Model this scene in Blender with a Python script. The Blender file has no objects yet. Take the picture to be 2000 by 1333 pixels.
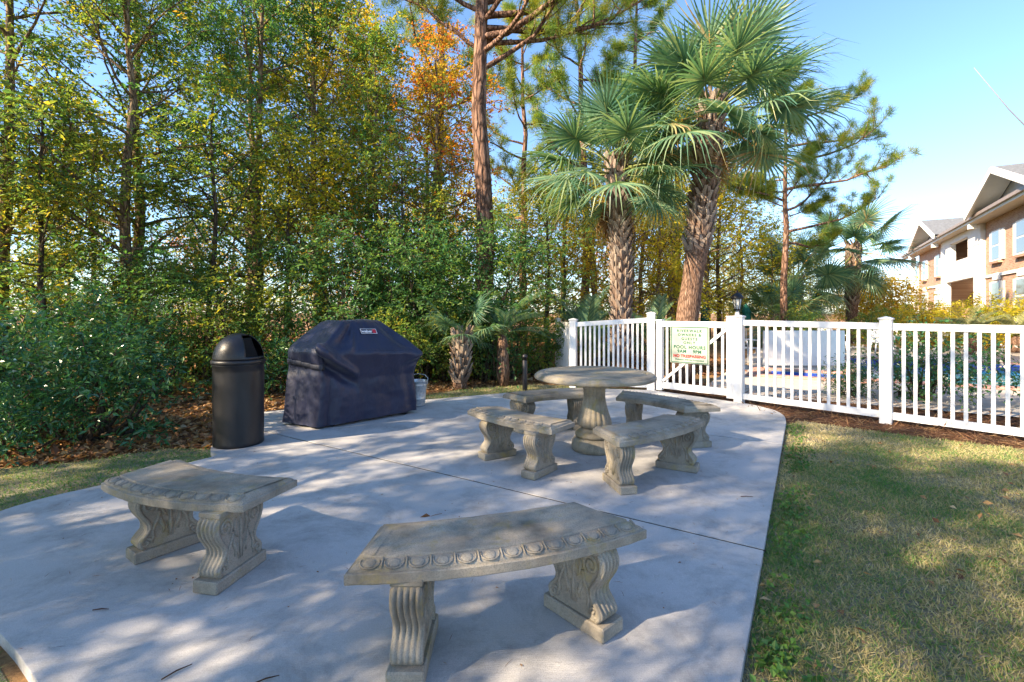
import bpy, bmesh, math, random
import numpy as np
from mathutils import Vector, Matrix

R = math.radians
sc = bpy.context.scene
col = sc.collection

# ------------------------------------------------------------------ camera
cam_d = bpy.data.cameras.new('camera')
cam = bpy.data.objects.new('camera', cam_d)
col.objects.link(cam)
cam.location = (0, 0, 1.38)
cam.rotation_euler = (R(90), 0, 0)
cam_d.sensor_width = 36
cam_d.lens = 16.74
cam_d.shift_y = -0.028
cam_d.clip_start = 0.05
cam_d.clip_end = 1500
sc.camera = cam

# ------------------------------------------------------------------ sky, sun, exposure
SUN_AZ = R(207)      # direction towards the sun, measured from +X counter-clockwise
SUN_EL = R(31)
world = bpy.data.worlds.new('World')
sc.world = world
world.use_nodes = True
wn = world.node_tree.nodes
wl = world.node_tree.links
wn.clear()
sky = wn.new('ShaderNodeTexSky')
sky.sky_type = 'NISHITA'
sky.sun_disc = False
sky.sun_elevation = SUN_EL
sky.sun_rotation = R(90) - SUN_AZ
sky.altitude = 0
sky.air_density = 1.0
sky.dust_density = 0.4
sky.ozone_density = 5.0
bg = wn.new('ShaderNodeBackground')
bg.inputs['Strength'].default_value = 0.125
wo = wn.new('ShaderNodeOutputWorld')
wl.new(sky.outputs[0], bg.inputs['Color'])
wl.new(bg.outputs[0], wo.inputs['Surface'])

sun_d = bpy.data.lights.new('sun', 'SUN')
sun_d.energy = 5.0
sun_d.angle = R(0.55)
sun_d.color = (1.0, 0.80, 0.56)
sun = bpy.data.objects.new('sun', sun_d)
col.objects.link(sun)
sdir = Vector((math.cos(SUN_AZ) * math.cos(SUN_EL), math.sin(SUN_AZ) * math.cos(SUN_EL), math.sin(SUN_EL)))
sun.rotation_euler = sdir.to_track_quat('Z', 'Y').to_euler()
sun.location = sdir * 40

sc.view_settings.view_transform = 'Standard'
sc.view_settings.look = 'None'
sc.view_settings.gamma = 1
sc.view_settings.exposure = 1.68
sc.cycles.max_bounces = 5
sc.cycles.diffuse_bounces = 3
sc.cycles.glossy_bounces = 2
sc.cycles.transmission_bounces = 3
sc.cycles.transparent_max_bounces = 4
sc.cycles.caustics_reflective = False
sc.cycles.caustics_refractive = False
sc.cycles.use_denoising = True

# ------------------------------------------------------------------ helpers
def tag(o, label=None, cat=None, group=None, kind=None):
    if label: o['label'] = label
    if cat: o['category'] = cat
    if group: o['group'] = group
    if kind: o['kind'] = kind
    return o

def empty(name, loc=(0, 0, 0), rz=0.0, parent=None):
    o = bpy.data.objects.new(name, None)
    o.empty_display_size = 0.1
    o.location = loc
    o.rotation_euler = (0, 0, rz)
    o.parent = parent
    col.objects.link(o)
    return o

def link(name, me, parent=None, loc=None, rot=None, scale=None):
    o = bpy.data.objects.new(name, me)
    o.parent = parent
    if loc is not None: o.location = loc
    if rot is not None: o.rotation_euler = rot
    if scale is not None: o.scale = scale
    col.objects.link(o)
    return o

def copy_tree(o, parent=None):
    c = o.copy()
    col.objects.link(c)
    c.parent = parent
    for ch in o.children:
        copy_tree(ch, c)
    return c

class MB:
    """collects geometry for ONE mesh"""
    def __init__(s):
        s.v = []; s.f = []; s.sm = []
    def add(s, vs, fs, smooth=False):
        n = len(s.v)
        s.v += [tuple(map(float, p)) for p in vs]
        s.f += [tuple(i + n for i in q) for q in fs]
        s.sm += [smooth] * len(fs)
        return s
    def box(s, c, d, bev=0.0, m=None):
        bm = bmesh.new()
        bmesh.ops.create_cube(bm, size=1)
        for v in bm.verts:
            v.co = Vector((v.co.x * d[0], v.co.y * d[1], v.co.z * d[2]))
        if bev:
            bmesh.ops.bevel(bm, geom=bm.edges[:], offset=bev, segments=1, affect='EDGES')
        M = Matrix.Translation(Vector(c)) if m is None else m @ Matrix.Translation(Vector(c))
        bm.verts.index_update()
        s.add([M @ v.co for v in bm.verts], [[v.index for v in f.verts] for f in bm.faces])
        bm.free()
        return s
    def tube(s, pts, rad, n=6, cap=True, smooth=True):
        pts = [np.array(p, float) for p in pts]
        k = len(pts)
        if not hasattr(rad, '__len__'): rad = [rad] * k
        tang = []
        for i in range(k):
            t = pts[min(i + 1, k - 1)] - pts[max(i - 1, 0)]
            tang.append(t / (np.linalg.norm(t) + 1e-9))
        a = np.array([0, 0, 1.0]) if abs(tang[0][2]) < 0.9 else np.array([1.0, 0, 0])
        u = np.cross(tang[0], a); u /= np.linalg.norm(u)
        vs = []
        for i in range(k):
            u = u - tang[i] * np.dot(u, tang[i]); u /= (np.linalg.norm(u) + 1e-9)
            w = np.cross(tang[i], u)
            for j in range(n):
                th = 2 * math.pi * j / n
                vs.append(pts[i] + rad[i] * (math.cos(th) * u + math.sin(th) * w))
        fs = []
        for i in range(k - 1):
            for j in range(n):
                fs.append((i * n + j, i * n + (j + 1) % n, (i + 1) * n + (j + 1) % n, (i + 1) * n + j))
        if cap:
            fs.append(tuple(range(n))[::-1]); fs.append(tuple((k - 1) * n + j for j in range(n)))
        return s.add(vs, fs, smooth)
    def lathe(s, prof, n=32, mod=None, c=(0, 0, 0), smooth=True, cap=True):
        vs = []; k = len(prof)
        for i, (r, z) in enumerate(prof):
            for j in range(n):
                th = 2 * math.pi * j / n
                rr = r if mod is None else mod(r, z, th)
                vs.append((c[0] + rr * math.cos(th), c[1] + rr * math.sin(th), c[2] + z))
        fs = []
        for i in range(k - 1):
            for j in range(n):
                fs.append((i * n + j, i * n + (j + 1) % n, (i + 1) * n + (j + 1) % n, (i + 1) * n + j))
        if cap:
            fs.append(tuple(range(n))[::-1]); fs.append(tuple((k - 1) * n + j for j in range(n)))
        return s.add(vs, fs, smooth)
    def mesh(s, name, mat):
        me = bpy.data.meshes.new(name)
        me.from_pydata(s.v, [], s.f)
        me.polygons.foreach_set('use_smooth', s.sm)
        if mat: me.materials.append(mat)
        me.update()
        return me
    def build(s, name, mat, parent=None, loc=None, rot=None):
        return link(name, s.mesh(name, mat), parent, loc, rot)

def np_mesh(name, V, F, mat, rnd=None, smooth=False):
    """V (n,3), F (m,k) numpy; rnd: per-vertex float attribute"""
    me = bpy.data.meshes.new(name)
    k = F.shape[1]
    me.vertices.add(len(V)); me.vertices.foreach_set('co', V.astype(np.float32).ravel())
    me.loops.add(F.size); me.loops.foreach_set('vertex_index', F.astype(np.int32).ravel())
    me.polygons.add(len(F))
    me.polygons.foreach_set('loop_start', np.arange(0, F.size, k, dtype=np.int32))
    me.polygons.foreach_set('use_smooth', np.full(len(F), smooth))
    me.update(calc_edges=True)
    if rnd is not None:
        at = me.attributes.new('rnd', 'FLOAT', 'POINT')
        at.data.foreach_set('value', rnd.astype(np.float32))
    if mat: me.materials.append(mat)
    return me

def unit(a):
    return a / (np.linalg.norm(a, axis=-1, keepdims=True) + 1e-9)

def leaf_mesh(name, P, A, N, L, W, rnd, mat, fold=0.18, mid=0.45):
    """one folded four-point leaf per row"""
    n = len(P)
    A = unit(A); S = unit(np.cross(A, N)); N = np.cross(S, A)
    L = np.broadcast_to(np.asarray(L, float), (n,))[:, None]; W = np.broadcast_to(np.asarray(W, float), (n,))[:, None]
    V = np.empty((n, 4, 3))
    V[:, 0] = P
    V[:, 1] = P + A * L * mid + S * W / 2 + N * W * fold
    V[:, 2] = P + A * L - N * L * 0.12
    V[:, 3] = P + A * L * mid - S * W / 2 + N * W * fold
    F = np.arange(4 * n).reshape(n, 4)
    return np_mesh(name, V.reshape(-1, 3), F, mat, np.repeat(rnd, 4))

def blob_leaves(rng, C, n_per, sig, L, W, name, mat, flat=0.7, up=0.5):
    m = len(C); n = m * n_per
    idx = np.repeat(np.arange(m), n_per)
    off = rng.normal(size=(n, 3)) * sig * np.array([1, 1, flat])
    A = unit(off) * 0.8 + rng.normal(size=(n, 3)) * 0.6 + np.array([0, 0, -0.25])
    N = rng.normal(size=(n, 3)) + np.array([0, 0, up])
    rnd = np.clip(rng.uniform(0, 1, m)[idx] * 0.6 + rng.uniform(0, 1, n) * 0.4, 0, 1)
    sz = rng.uniform(0.6, 1.2, n)
    return leaf_mesh(name, C[idx] + off, A, N, L * sz, W * sz, rnd, mat)

def clusters_to_leaves(rng, C, n_per, sig, L, W, name, mat, flat=0.65, up=0.5, bark='bark_twig'):
    """each cluster is a spray of little twigs with leaves set along them"""
    m = len(C); tw = max(2, int(round(n_per / 7))); lp = max(4, n_per // tw); T = m * tw
    ci = np.repeat(np.arange(m), tw)
    d = unit(rng.normal(size=(T, 3)) * np.array([1, 1, flat]) + np.array([0, 0, .08]))
    ell = sig * rng.uniform(.9, 2.5, T)[:, None]
    st = C[ci] + rng.normal(size=(T, 3)) * sig * .4
    droop = rng.uniform(.05, .45, T)[:, None]
    t = (np.linspace(.15, 1, lp)[None, :] + rng.normal(size=(T, lp)) * .04)[..., None]
    P = st[:, None] + d[:, None] * ell[:, None] * t - np.array([0, 0, 1.0]) * (droop * ell)[:, None] * t * t
    side = unit(np.cross(d, np.array([0, 0, 1.0])) + rng.normal(size=(T, 3)) * .25)
    sg = np.where(np.arange(lp) % 2, 1.0, -1.0)[None, :, None] * np.where(np.arange(lp) == lp - 1, .1, 1.0)[None, :, None]
    n = T * lp
    A = d[:, None] * .55 + side[:, None] * sg * .8 + rng.normal(size=(T, lp, 3)) * .28 + np.array([0, 0, -.18])
    N = rng.normal(size=(T, lp, 3)) * .5 + np.array([0, 0, .55 + up])
    base = rng.uniform(0, 1, m)[ci][:, None] * .5 + rng.uniform(0, 1, T)[:, None] * .25
    rnd = np.clip(base + rng.uniform(0, .30, (T, lp)), 0, 1).ravel()
    sz = rng.uniform(.5, 1.2, n)
    P = P.reshape(-1, 3); A = A.reshape(-1, 3); N = N.reshape(-1, 3)
    me = leaf_mesh(name, P, A, N, L * sz, W * sz, rnd, mat)
    # the twiglets themselves, as slim blades of bark in the same crown
    e = st + d * ell - np.array([0, 0, 1.0]) * droop * ell
    w = unit(np.cross(d, rng.normal(size=(T, 3)))) * .0035
    V2 = np.stack([st - w, st + w, e + w * .4, e - w * .4], 1).reshape(-1, 3)
    nv = len(me.vertices)
    V1 = np.empty(nv * 3, np.float32); me.vertices.foreach_get('co', V1)
    V = np.concatenate([V1.reshape(-1, 3), V2]); F = np.arange(len(V)).reshape(-1, 4)
    bpy.data.meshes.remove(me)
    me = np_mesh(name, V, F, mat, np.concatenate([np.repeat(rnd, 4), np.zeros(len(V2))]))
    me.materials.append(M[bark])
    me.polygons.foreach_set('material_index', np.concatenate([np.zeros(n, np.int32), np.ones(T, np.int32)]))
    return me

# ------------------------------------------------------------------ materials
def new_mat(name):
    m = bpy.data.materials.new(name)
    m.use_nodes = True
    nt = m.node_tree
    nt.nodes.clear()
    out = nt.nodes.new('ShaderNodeOutputMaterial')
    return m, nt, out

class NT:
    def __init__(s, nt): s.nt = nt
    def n(s, t, **kw):
        nd = s.nt.nodes.new(t)
        for k, v in kw.items():
            if k in nd.inputs: nd.inputs[k].default_value = v
            else: setattr(nd, k, v)
        return nd
    def l(s, a, b): s.nt.links.new(a, b)
    def noise(s, scale, detail=4, rough=0.6, vec=None, dist=0.0):
        nd = s.n('ShaderNodeTexNoise'); nd.inputs['Scale'].default_value = scale; nd.inputs['Detail'].default_value = detail
        nd.inputs['Roughness'].default_value = rough; nd.inputs['Distortion'].default_value = dist
        if vec is not None: s.l(vec, nd.inputs['Vector'])
        return nd.outputs['Fac']
    def ramp(s, fac, stops, interp='LINEAR'):
        r = s.n('ShaderNodeValToRGB'); cr = r.color_ramp; cr.interpolation = interp
        while len(cr.elements) < len(stops): cr.elements.new(0.5)
        for e, (p, c) in zip(cr.elements, stops):
            e.position = p; e.color = (*c, 1) if len(c) == 3 else c
        s.l(fac, r.inputs['Fac']); return r.outputs['Color']
    def mix(s, fac, a, b, blend='MIX'):
        m = s.n('ShaderNodeMix', data_type='RGBA', blend_type=blend)
        for val, sock in ((fac, m.inputs[0]), (a, m.inputs[6]), (b, m.inputs[7])):
            if hasattr(val, 'is_linked') or hasattr(val, 'links'): s.l(val, sock)
            else: sock.default_value = val if not isinstance(val, tuple) or len(val) == 4 else (*val, 1)
        return m.outputs[2]
    def bump(s, h, strength=0.3, dist=0.01, normal=None):
        b = s.n('ShaderNodeBump'); b.inputs['Strength'].default_value = strength; b.inputs['Distance'].default_value = dist
        s.l(h, b.inputs['Height'])
        if normal is not None: s.l(normal, b.inputs['Normal'])
        return b.outputs['Normal']
    def coord(s, kind='Object'):
        return s.n('ShaderNodeTexCoord').outputs[kind]
    def mapping(s, vec, scale=(1, 1, 1), rot=(0, 0, 0)):
        m = s.n('ShaderNodeMapping'); m.inputs['Scale'].default_value = scale; m.inputs['Rotation'].default_value = rot
        s.l(vec, m.inputs['Vector']); return m.outputs['Vector']
    def pbr(s, out, color, rough=0.6, spec=0.4, normal=None, metal=0.0, sheen=0.0, coat=0.0):
        p = s.n('ShaderNodeBsdfPrincipled')
        if hasattr(color, 'links'): s.l(color, p.inputs['Base Color'])
        else: p.inputs['Base Color'].default_value = (*color, 1)
        if hasattr(rough, 'links'): s.l(rough, p.inputs['Roughness'])
        else: p.inputs['Roughness'].default_value = rough
        p.inputs['Specular IOR Level'].default_value = spec
        p.inputs['Metallic'].default_value = metal
        p.inputs['Sheen Weight'].default_value = sheen
        p.inputs['Coat Weight'].default_value = coat
        if normal is not None: s.l(normal, p.inputs['Normal'])
        if out is not None: s.l(p.outputs[0], out.inputs['Surface'])
        return p.outputs[0]

def simple(name, color, rough=0.6, spec=0.4, metal=0.0, nscale=8.0, var=0.15, bump=0.0, bscale=60):
    m, nt, out = new_mat(name); g = NT(nt); co = g.coord()
    f = g.noise(nscale, 5, 0.6, co)
    lo = tuple(c * (1 - var) for c in color); hi = tuple(min(1, c * (1 + var)) for c in color)
    c = g.ramp(f, [(0.3, lo), (0.7, hi)])
    nrm = g.bump(g.noise(bscale, 4, 0.6, co), bump, 0.01) if bump else None
    g.pbr(out, c, rough, spec, nrm, metal)
    return m

def leaf_mat(name, stops, trans=0.45, rough=0.45, spec=0.35, tint=(1.25, 1.15, 0.55)):
    m, nt, out = new_mat(name); g = NT(nt)
    a = g.n('ShaderNodeAttribute'); a.attribute_name = 'rnd'
    c = g.ramp(a.outputs['Fac'], stops)
    oi = g.n('ShaderNodeObjectInfo')
    hs = g.n('ShaderNodeHueSaturation')
    mr = g.n('ShaderNodeMapRange'); mr.inputs['To Min'].default_value = 0.485; mr.inputs['To Max'].default_value = 0.515
    g.l(oi.outputs['Random'], mr.inputs['Value']); g.l(mr.outputs[0], hs.inputs['Hue'])
    g.l(c, hs.inputs['Color'])
    c = hs.outputs[0]
    p = g.pbr(None, c, rough, spec)
    t = g.n('ShaderNodeBsdfTranslucent')
    g.l(g.mix(1.0, c, tint, 'MULTIPLY'), t.inputs['Color'])
    mx = g.n('ShaderNodeMixShader'); mx.inputs[0].default_value = trans
    g.l(p, mx.inputs[1]); g.l(t.outputs[0], mx.inputs[2]); g.l(mx.outputs[0], out.inputs['Surface'])
    return m

def bark_mat(name, c1, c2, c3, sx=9, sz=1.6, bump=0.9, dist=0.03):
    m, nt, out = new_mat(name); g = NT(nt); co = g.coord()
    v = g.mapping(co, (sx, sx, sz))
    vo = g.n('ShaderNodeTexVoronoi', feature='DISTANCE_TO_EDGE'); vo.inputs['Scale'].default_value = 1.6
    nz = g.noise(2.0, 5, 0.7, v)
    mv = g.n('ShaderNodeVectorMath', operation='ADD'); g.l(v, mv.inputs[0])
    sc_ = g.n('ShaderNodeVectorMath', operation='SCALE'); sc_.inputs['Scale'].default_value = 0.8
    cc = g.n('ShaderNodeTexNoise'); cc.inputs['Scale'].default_value = 1.5; g.l(v, cc.inputs['Vector'])
    g.l(cc.outputs['Color'], sc_.inputs[0]); g.l(sc_.outputs[0], mv.inputs[1]); g.l(mv.outputs[0], vo.inputs['Vector'])
    crack = g.ramp(vo.outputs['Distance'], [(0.0, (0, 0, 0)), (0.22, (1, 1, 1))])
    base = g.ramp(nz, [(0.3, c1), (0.55, c2), (0.75, c3)])
    c = g.mix(crack, tuple(x * 0.45 for x in c1), base)
    h = g.mix(0.5, crack, nz)
    g.pbr(out, c, 0.9, 0.15, g.bump(h, bump, dist))
    return m

M = {}
def mk_materials():
    # --- cast stone (benches and table)
    for nm, tint in (('stone', (0.98, 0.96, 0.91)), ('stone_warm', (1.04, 1.0, 0.90))):
        m, nt, out = new_mat(nm); g = NT(nt); co = g.coord()
        oi = g.n('ShaderNodeObjectInfo')
        ad = g.n('ShaderNodeVectorMath', operation='ADD'); g.l(co, ad.inputs[0]); g.l(oi.outputs['Location'], ad.inputs[1])
        co = ad.outputs[0]
        big = g.noise(4.0, 5, 0.65, co)
        c = g.ramp(big, [(0.28, (0.15 * tint[0], 0.13 * tint[1], 0.105 * tint[2])), (0.48, (0.31 * tint[0], 0.28 * tint[1], 0.235 * tint[2])), (0.72, (0.43 * tint[0], 0.395 * tint[1], 0.335 * tint[2]))])
        sp = g.noise(170, 2, 0.7, co)
        c = g.mix(g.ramp(sp, [(0.35, (0.55,) * 3), (0.55, (0.0,) * 3)]), c, (0.16, 0.15, 0.13))
        # lichen and damp stains
        li = g.ramp(g.noise(7.0, 6, 0.75, co, 0.5), [(0.54, (0,) * 3), (0.70, (0.75,) * 3)])
        c = g.mix(li, c, (0.33, 0.26, 0.09))
        gr = g.ramp(g.noise(3.1, 6, 0.7, g.mapping(co, (1, 1, 0.5))), [(0.52, (0,) * 3), (0.72, (0.6,) * 3)])
        c = g.mix(gr, c, (0.09, 0.085, 0.06))
        h = g.mix(0.4, g.noise(220, 3, 0.7, co), g.noise(38, 4, 0.7, co))
        g.pbr(out, c, 0.85, 0.25, g.bump(h, 0.35, 0.004))
        M[nm] = m
    # --- patio concrete
    m, nt, out = new_mat('patio_concrete'); g = NT(nt); co = g.coord()
    c = g.ramp(g.noise(0.9, 6, 0.62, co), [(0.3, (0.41, 0.405, 0.40)), (0.5, (0.48, 0.475, 0.47)), (0.7, (0.53, 0.525, 0.515))])
    sp = g.noise(190, 4, 0.85, co)
    c = g.mix(g.ramp(sp, [(0.30, (0.6,) * 3), (0.5, (0.0,) * 3)]), c, (0.15, 0.14, 0.125))
    sp2 = g.noise(75, 3, 0.75, co)
    c = g.mix(g.ramp(sp2, [(0.58, (0.0,) * 3), (0.72, (0.5,) * 3)]), c, (0.66, 0.64, 0.60))
    st = g.ramp(g.noise(2.0, 9, 0.8, co, 0.3), [(0.47, (0,) * 3), (0.70, (0.85,) * 3)])
    c = g.mix(st, c, (0.24, 0.235, 0.225))
    st2 = g.ramp(g.noise(14, 4, 0.7, co, 0.6), [(0.66, (0,) * 3), (0.78, (0.5,) * 3)])
    c = g.mix(st2, c, (0.15, 0.135, 0.12))
    sm = g.ramp(g.noise(3.2, 9, 0.85, g.mapping(co, (0.5, 2.4, 1), (0, 0, R(24))), 0.3), [(0.58, (0,) * 3), (0.78, (0.35,) * 3)])
    c = g.mix(sm, c, (0.20, 0.19, 0.18))
    vc = g.n('ShaderNodeTexVoronoi', feature='DISTANCE_TO_EDGE'); vc.inputs['Scale'].default_value = 0.45
    wv_ = g.n('ShaderNodeVectorMath', operation='ADD'); nzv_ = g.n('ShaderNodeTexNoise'); nzv_.inputs['Scale'].default_value = 3.0; nzv_.inputs['Detail'].default_value = 6; g.l(co, nzv_.inputs['Vector'])
    g.l(co, wv_.inputs[0]); g.l(nzv_.outputs['Color'], wv_.inputs[1]); g.l(wv_.outputs[0], vc.inputs['Vector'])
    ck = g.ramp(vc.outputs['Distance'], [(0.0, (1,) * 3), (0.0035, (0,) * 3)])
    ckm = g.mix(1.0, ck, g.ramp(g.noise(0.6, 2, 0.5, co), [(0.56, (0,) * 3), (0.62, (0.2,) * 3)]), 'MULTIPLY')
    c = g.mix(ckm, c, (0.10, 0.09, 0.08))
    broom = g.noise(55, 2, 0.5, g.mapping(co, (0.25, 3.0, 1), (0, 0, R(-32))))
    h = g.mix(0.35, sp, broom)
    g.pbr(out, c, 0.88, 0.25, g.bump(h, 0.8, 0.006))
    M['patio'] = m
    M['joint'] = simple('joint_dirt', (0.028, 0.024, 0.02), 0.95, 0.1, 0, 20, 0.4, 0.3)
    M['deck'] = simple('deck_concrete', (0.50, 0.46, 0.41), 0.9, 0.2, 0, 1.5, 0.14, 0.2, 90)
    # --- ground types
    m, nt, out = new_mat('forest_floor'); g = NT(nt); co = g.coord()
    c = g.ramp(g.noise(0.35, 6, 0.6, co), [(0.3, (0.24, 0.13, 0.06)), (0.5, (0.36, 0.20, 0.09)), (0.7, (0.44, 0.31, 0.15))])
    c = g.mix(g.ramp(g.noise(30, 5, 0.8, co), [(0.35, (0.7,) * 3), (0.6, (0,) * 3)]), c, (0.10, 0.06, 0.035))
    g.pbr(out, c, 0.95, 0.1, g.bump(g.noise(40, 5, 0.8, co), 0.8, 0.03))
    M['forest'] = m
    m, nt, out = new_mat('lawn_soil'); g = NT(nt); co = g.coord()
    c = g.ramp(g.noise(1.1, 6, 0.65, co), [(0.3, (0.24, 0.20, 0.13)), (0.48, (0.34, 0.31, 0.21)), (0.6, (0.22, 0.26, 0.12)), (0.75, (0.40, 0.35, 0.24))])
    c = g.mix(g.ramp(g.noise(60, 5, 0.8, co), [(0.35, (0.6,) * 3), (0.6, (0,) * 3)]), c, (0.05, 0.04, 0.02))
    g.pbr(out, c, 0.95, 0.1, g.bump(g.noise(90, 4, 0.8, co), 0.8, 0.02))
    M['lawn'] = m
    m, nt, out = new_mat('mulch_soil'); g = NT(nt); co = g.coord()
    c = g.ramp(g.noise(22, 6, 0.75, co), [(0.3, (0.05, 0.028, 0.018)), (0.5, (0.13, 0.065, 0.04)), (0.72, (0.22, 0.115, 0.06))])
    g.pbr(out, c, 0.95, 0.1, g.bump(g.noise(45, 5, 0.8, co), 1.0, 0.03))
    M['mulch'] = m
    # --- vinyl, metals, plastics
    m, nt, out = new_mat('white_vinyl'); g = NT(nt); co = g.coord()
    oi = g.n('ShaderNodeObjectInfo')
    ad = g.n('ShaderNodeVectorMath', operation='ADD'); g.l(co, ad.inputs[0]); g.l(oi.outputs['Location'], ad.inputs[1])
    c = g.ramp(g.noise(5, 6, 0.7, g.mapping(ad.outputs[0], (1, 1, 0.4))), [(0.3, (0.70, 0.70, 0.68)), (0.6, (0.80, 0.80, 0.79))])
    c = g.mix(g.ramp(g.noise(7, 6, 0.75, g.mapping(ad.outputs[0], (2.5, 2.5, 0.5)), 0.6), [(0.54, (0,) * 3), (0.76, (0.5,) * 3)]), c, (0.48, 0.49, 0.42))
    g.pbr(out, c, 0.38, 0.45)
    M['vinyl'] = m
    m, nt, out = new_mat('black_plastic'); g = NT(nt); co = g.coord()
    n1 = g.noise(420, 2, 0.6, co); n2 = g.noise(5, 5, 0.7, g.mapping(co, (1, 1, 0.4)))
    c = g.ramp(n2, [(0.35, (0.006, 0.006, 0.008)), (0.7, (0.016, 0.016, 0.018))])
    c = g.mix(g.ramp(g.noise(260, 2, 0.7, co), [(0.66, (0,) * 3), (0.74, (0.4,) * 3)]), c, (0.06, 0.055, 0.055))
    g.pbr(out, c, g.ramp(n2, [(0.3, (0.30,) * 3), (0.7, (0.46,) * 3)]), 0.5, g.bump(n1, 0.18, 0.002))
    M['black_plastic'] = m
    M['black_metal'] = simple('black_metal', (0.014, 0.014, 0.018), 0.4, 0.5, 0, 10, 0.3)
    M['dark_inside'] = simple('dark_inside', (0.01, 0.01, 0.01), 0.8, 0.2)
    m, nt, out = new_mat('grill_cover_fabric'); g = NT(nt); co = g.coord()
    c = g.ramp(g.noise(3.5, 6, 0.65, co), [(0.3, (0.007, 0.010, 0.034)), (0.7, (0.014, 0.019, 0.054))])
    c = g.mix(g.ramp(g.noise(8, 6, 0.75, co), [(0.6, (0,) * 3), (0.8, (0.35,) * 3)]), c, (0.055, 0.055, 0.075))
    wv = g.noise(500, 2, 0.5, co)
    cr = g.noise(11, 4, 0.6, g.mapping(co, (1, 1, 0.35)), 0.8)
    nb = g.bump(cr, 0.35, 0.02)
    g.pbr(out, c, 0.43, 0.5, g.bump(wv, 0.15, 0.002, nb), 0, 0.15)
    M['cover'] = m
    M['strap'] = simple('strap_webbing', (0.055, 0.058, 0.075), 0.6, 0.4, 0, 60, 0.25)
    m, nt, out = new_mat('galvanised'); g = NT(nt); co = g.coord()
    vo = g.n('ShaderNodeTexVoronoi'); vo.inputs['Scale'].default_value = 28; g.l(co, vo.inputs['Vector'])
    c = g.ramp(vo.outputs['Distance'], [(0.1, (0.42, 0.44, 0.46)), (0.7, (0.60, 0.62, 0.63))])
    g.pbr(out, c, 0.42, 0.5, None, 0.75)
    M['galv'] = m
    # --- sign
    M['sign_face'] = simple('sign_face', (0.34, 0.38, 0.32), 0.7, 0.2, 0, 5, 0.05)
    M['sign_green'] = simple('sign_green', (0.015, 0.10, 0.06), 0.7, 0.2)
    M['sign_red'] = simple('sign_red', (0.42, 0.03, 0.03), 0.7, 0.2)
    M['logo_white'] = simple('logo_white', (0.75, 0.75, 0.75), 0.5, 0.3)
    M['logo_red'] = simple('logo_red', (0.55, 0.03, 0.05), 0.5, 0.3)
    # --- bark
    M['bark_sky_glare'] = simple('bark_sky_glare', (0.24, 0.25, 0.27), 0.8, 0.2)  # bare branches paled: the glare of the sky is put into their colour
    M['bark_pine'] = bark_mat('bark_pine', (0.15, 0.085, 0.06), (0.30, 0.18, 0.125), (0.42, 0.29, 0.21), 5, 1.3, 1.0, 0.05)
    M['bark_grey'] = bark_mat('bark_grey', (0.17, 0.12, 0.075), (0.30, 0.22, 0.14), (0.42, 0.34, 0.22), 10, 2.2, 0.7, 0.02)
    M['bark_twig'] = bark_mat('bark_twig', (0.07, 0.05, 0.035), (0.13, 0.10, 0.07), (0.2, 0.16, 0.11), 14, 3, 0.5, 0.01)
    M['bark_palm'] = bark_mat('bark_palm', (0.16, 0.09, 0.06), (0.30, 0.19, 0.13), (0.46, 0.36, 0.29), 22, 3.2, 0.8, 0.02)
    m, nt, out = new_mat('palm_boot'); g = NT(nt)
    a = g.n('ShaderNodeAttribute'); a.attribute_name = 'rnd'
    c = g.ramp(a.outputs['Fac'], [(0, (0.12, 0.075, 0.055)), (0.4, (0.24, 0.17, 0.13)), (0.75, (0.38, 0.31, 0.25)), (1, (0.46, 0.40, 0.34))])
    st = g.noise(60, 4, 0.7, g.mapping(g.coord(), (2, 2, 0.25)))
    c = g.mix(g.ramp(st, [(0.4, (0.5,) * 3), (0.6, (0,) * 3)]), c, (0.07, 0.05, 0.04))
    g.pbr(out, c, 0.85, 0.2, g.bump(st, 0.5, 0.01))
    M['boot'] = m
    # --- leaves
    M['leaf_dark'] = leaf_mat('leaf_dark', [(0, (0.04, 0.13, 0.07)), (0.45, (0.08, 0.22, 0.085)), (0.8, (0.17, 0.31, 0.075)), (1, (0.36, 0.39, 0.07))], 0.5)
    M['leaf_mid'] = leaf_mat('leaf_mid', [(0, (0.06, 0.18, 0.07)), (0.35, (0.12, 0.26, 0.08)), (0.68, (0.28, 0.36, 0.065)), (0.92, (0.62, 0.50, 0.06)), (1, (0.62, 0.34, 0.05))], 0.55)
    M['leaf_shrub'] = leaf_mat('leaf_shrub', [(0, (0.018, 0.09, 0.045)), (0.4, (0.036, 0.135, 0.058)), (0.7, (0.075, 0.21, 0.065)), (0.92, (0.19, 0.32, 0.08)), (1, (0.45, 0.38, 0.10))], 0.3, 0.25, 0.6)
    M['leaf_yellow'] = leaf_mat('leaf_yellow', [(0, (0.16, 0.26, 0.05)), (0.35, (0.46, 0.45, 0.05)), (0.8, (0.72, 0.58, 0.06)), (1, (0.66, 0.34, 0.04))], 0.62)
    M['leaf_autumn'] = leaf_mat('leaf_autumn', [(0, (0.14, 0.20, 0.04)), (0.3, (0.46, 0.36, 0.05)), (0.6, (0.60, 0.27, 0.04)), (0.85, (0.52, 0.12, 0.035)), (1, (0.42, 0.06, 0.04))], 0.6)
    M['leaf_gold'] = leaf_mat('leaf_gold', [(0, (0.46, 0.38, 0.03)), (0.5, (0.66, 0.50, 0.03)), (1, (0.72, 0.56, 0.06))], 0.5)
    M['needle'] = leaf_mat('needle', [(0, (0.06, 0.17, 0.05)), (0.45, (0.18, 0.28, 0.05)), (0.85, (0.42, 0.42, 0.05)), (1, (0.48, 0.30, 0.08))], 0.55)
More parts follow.
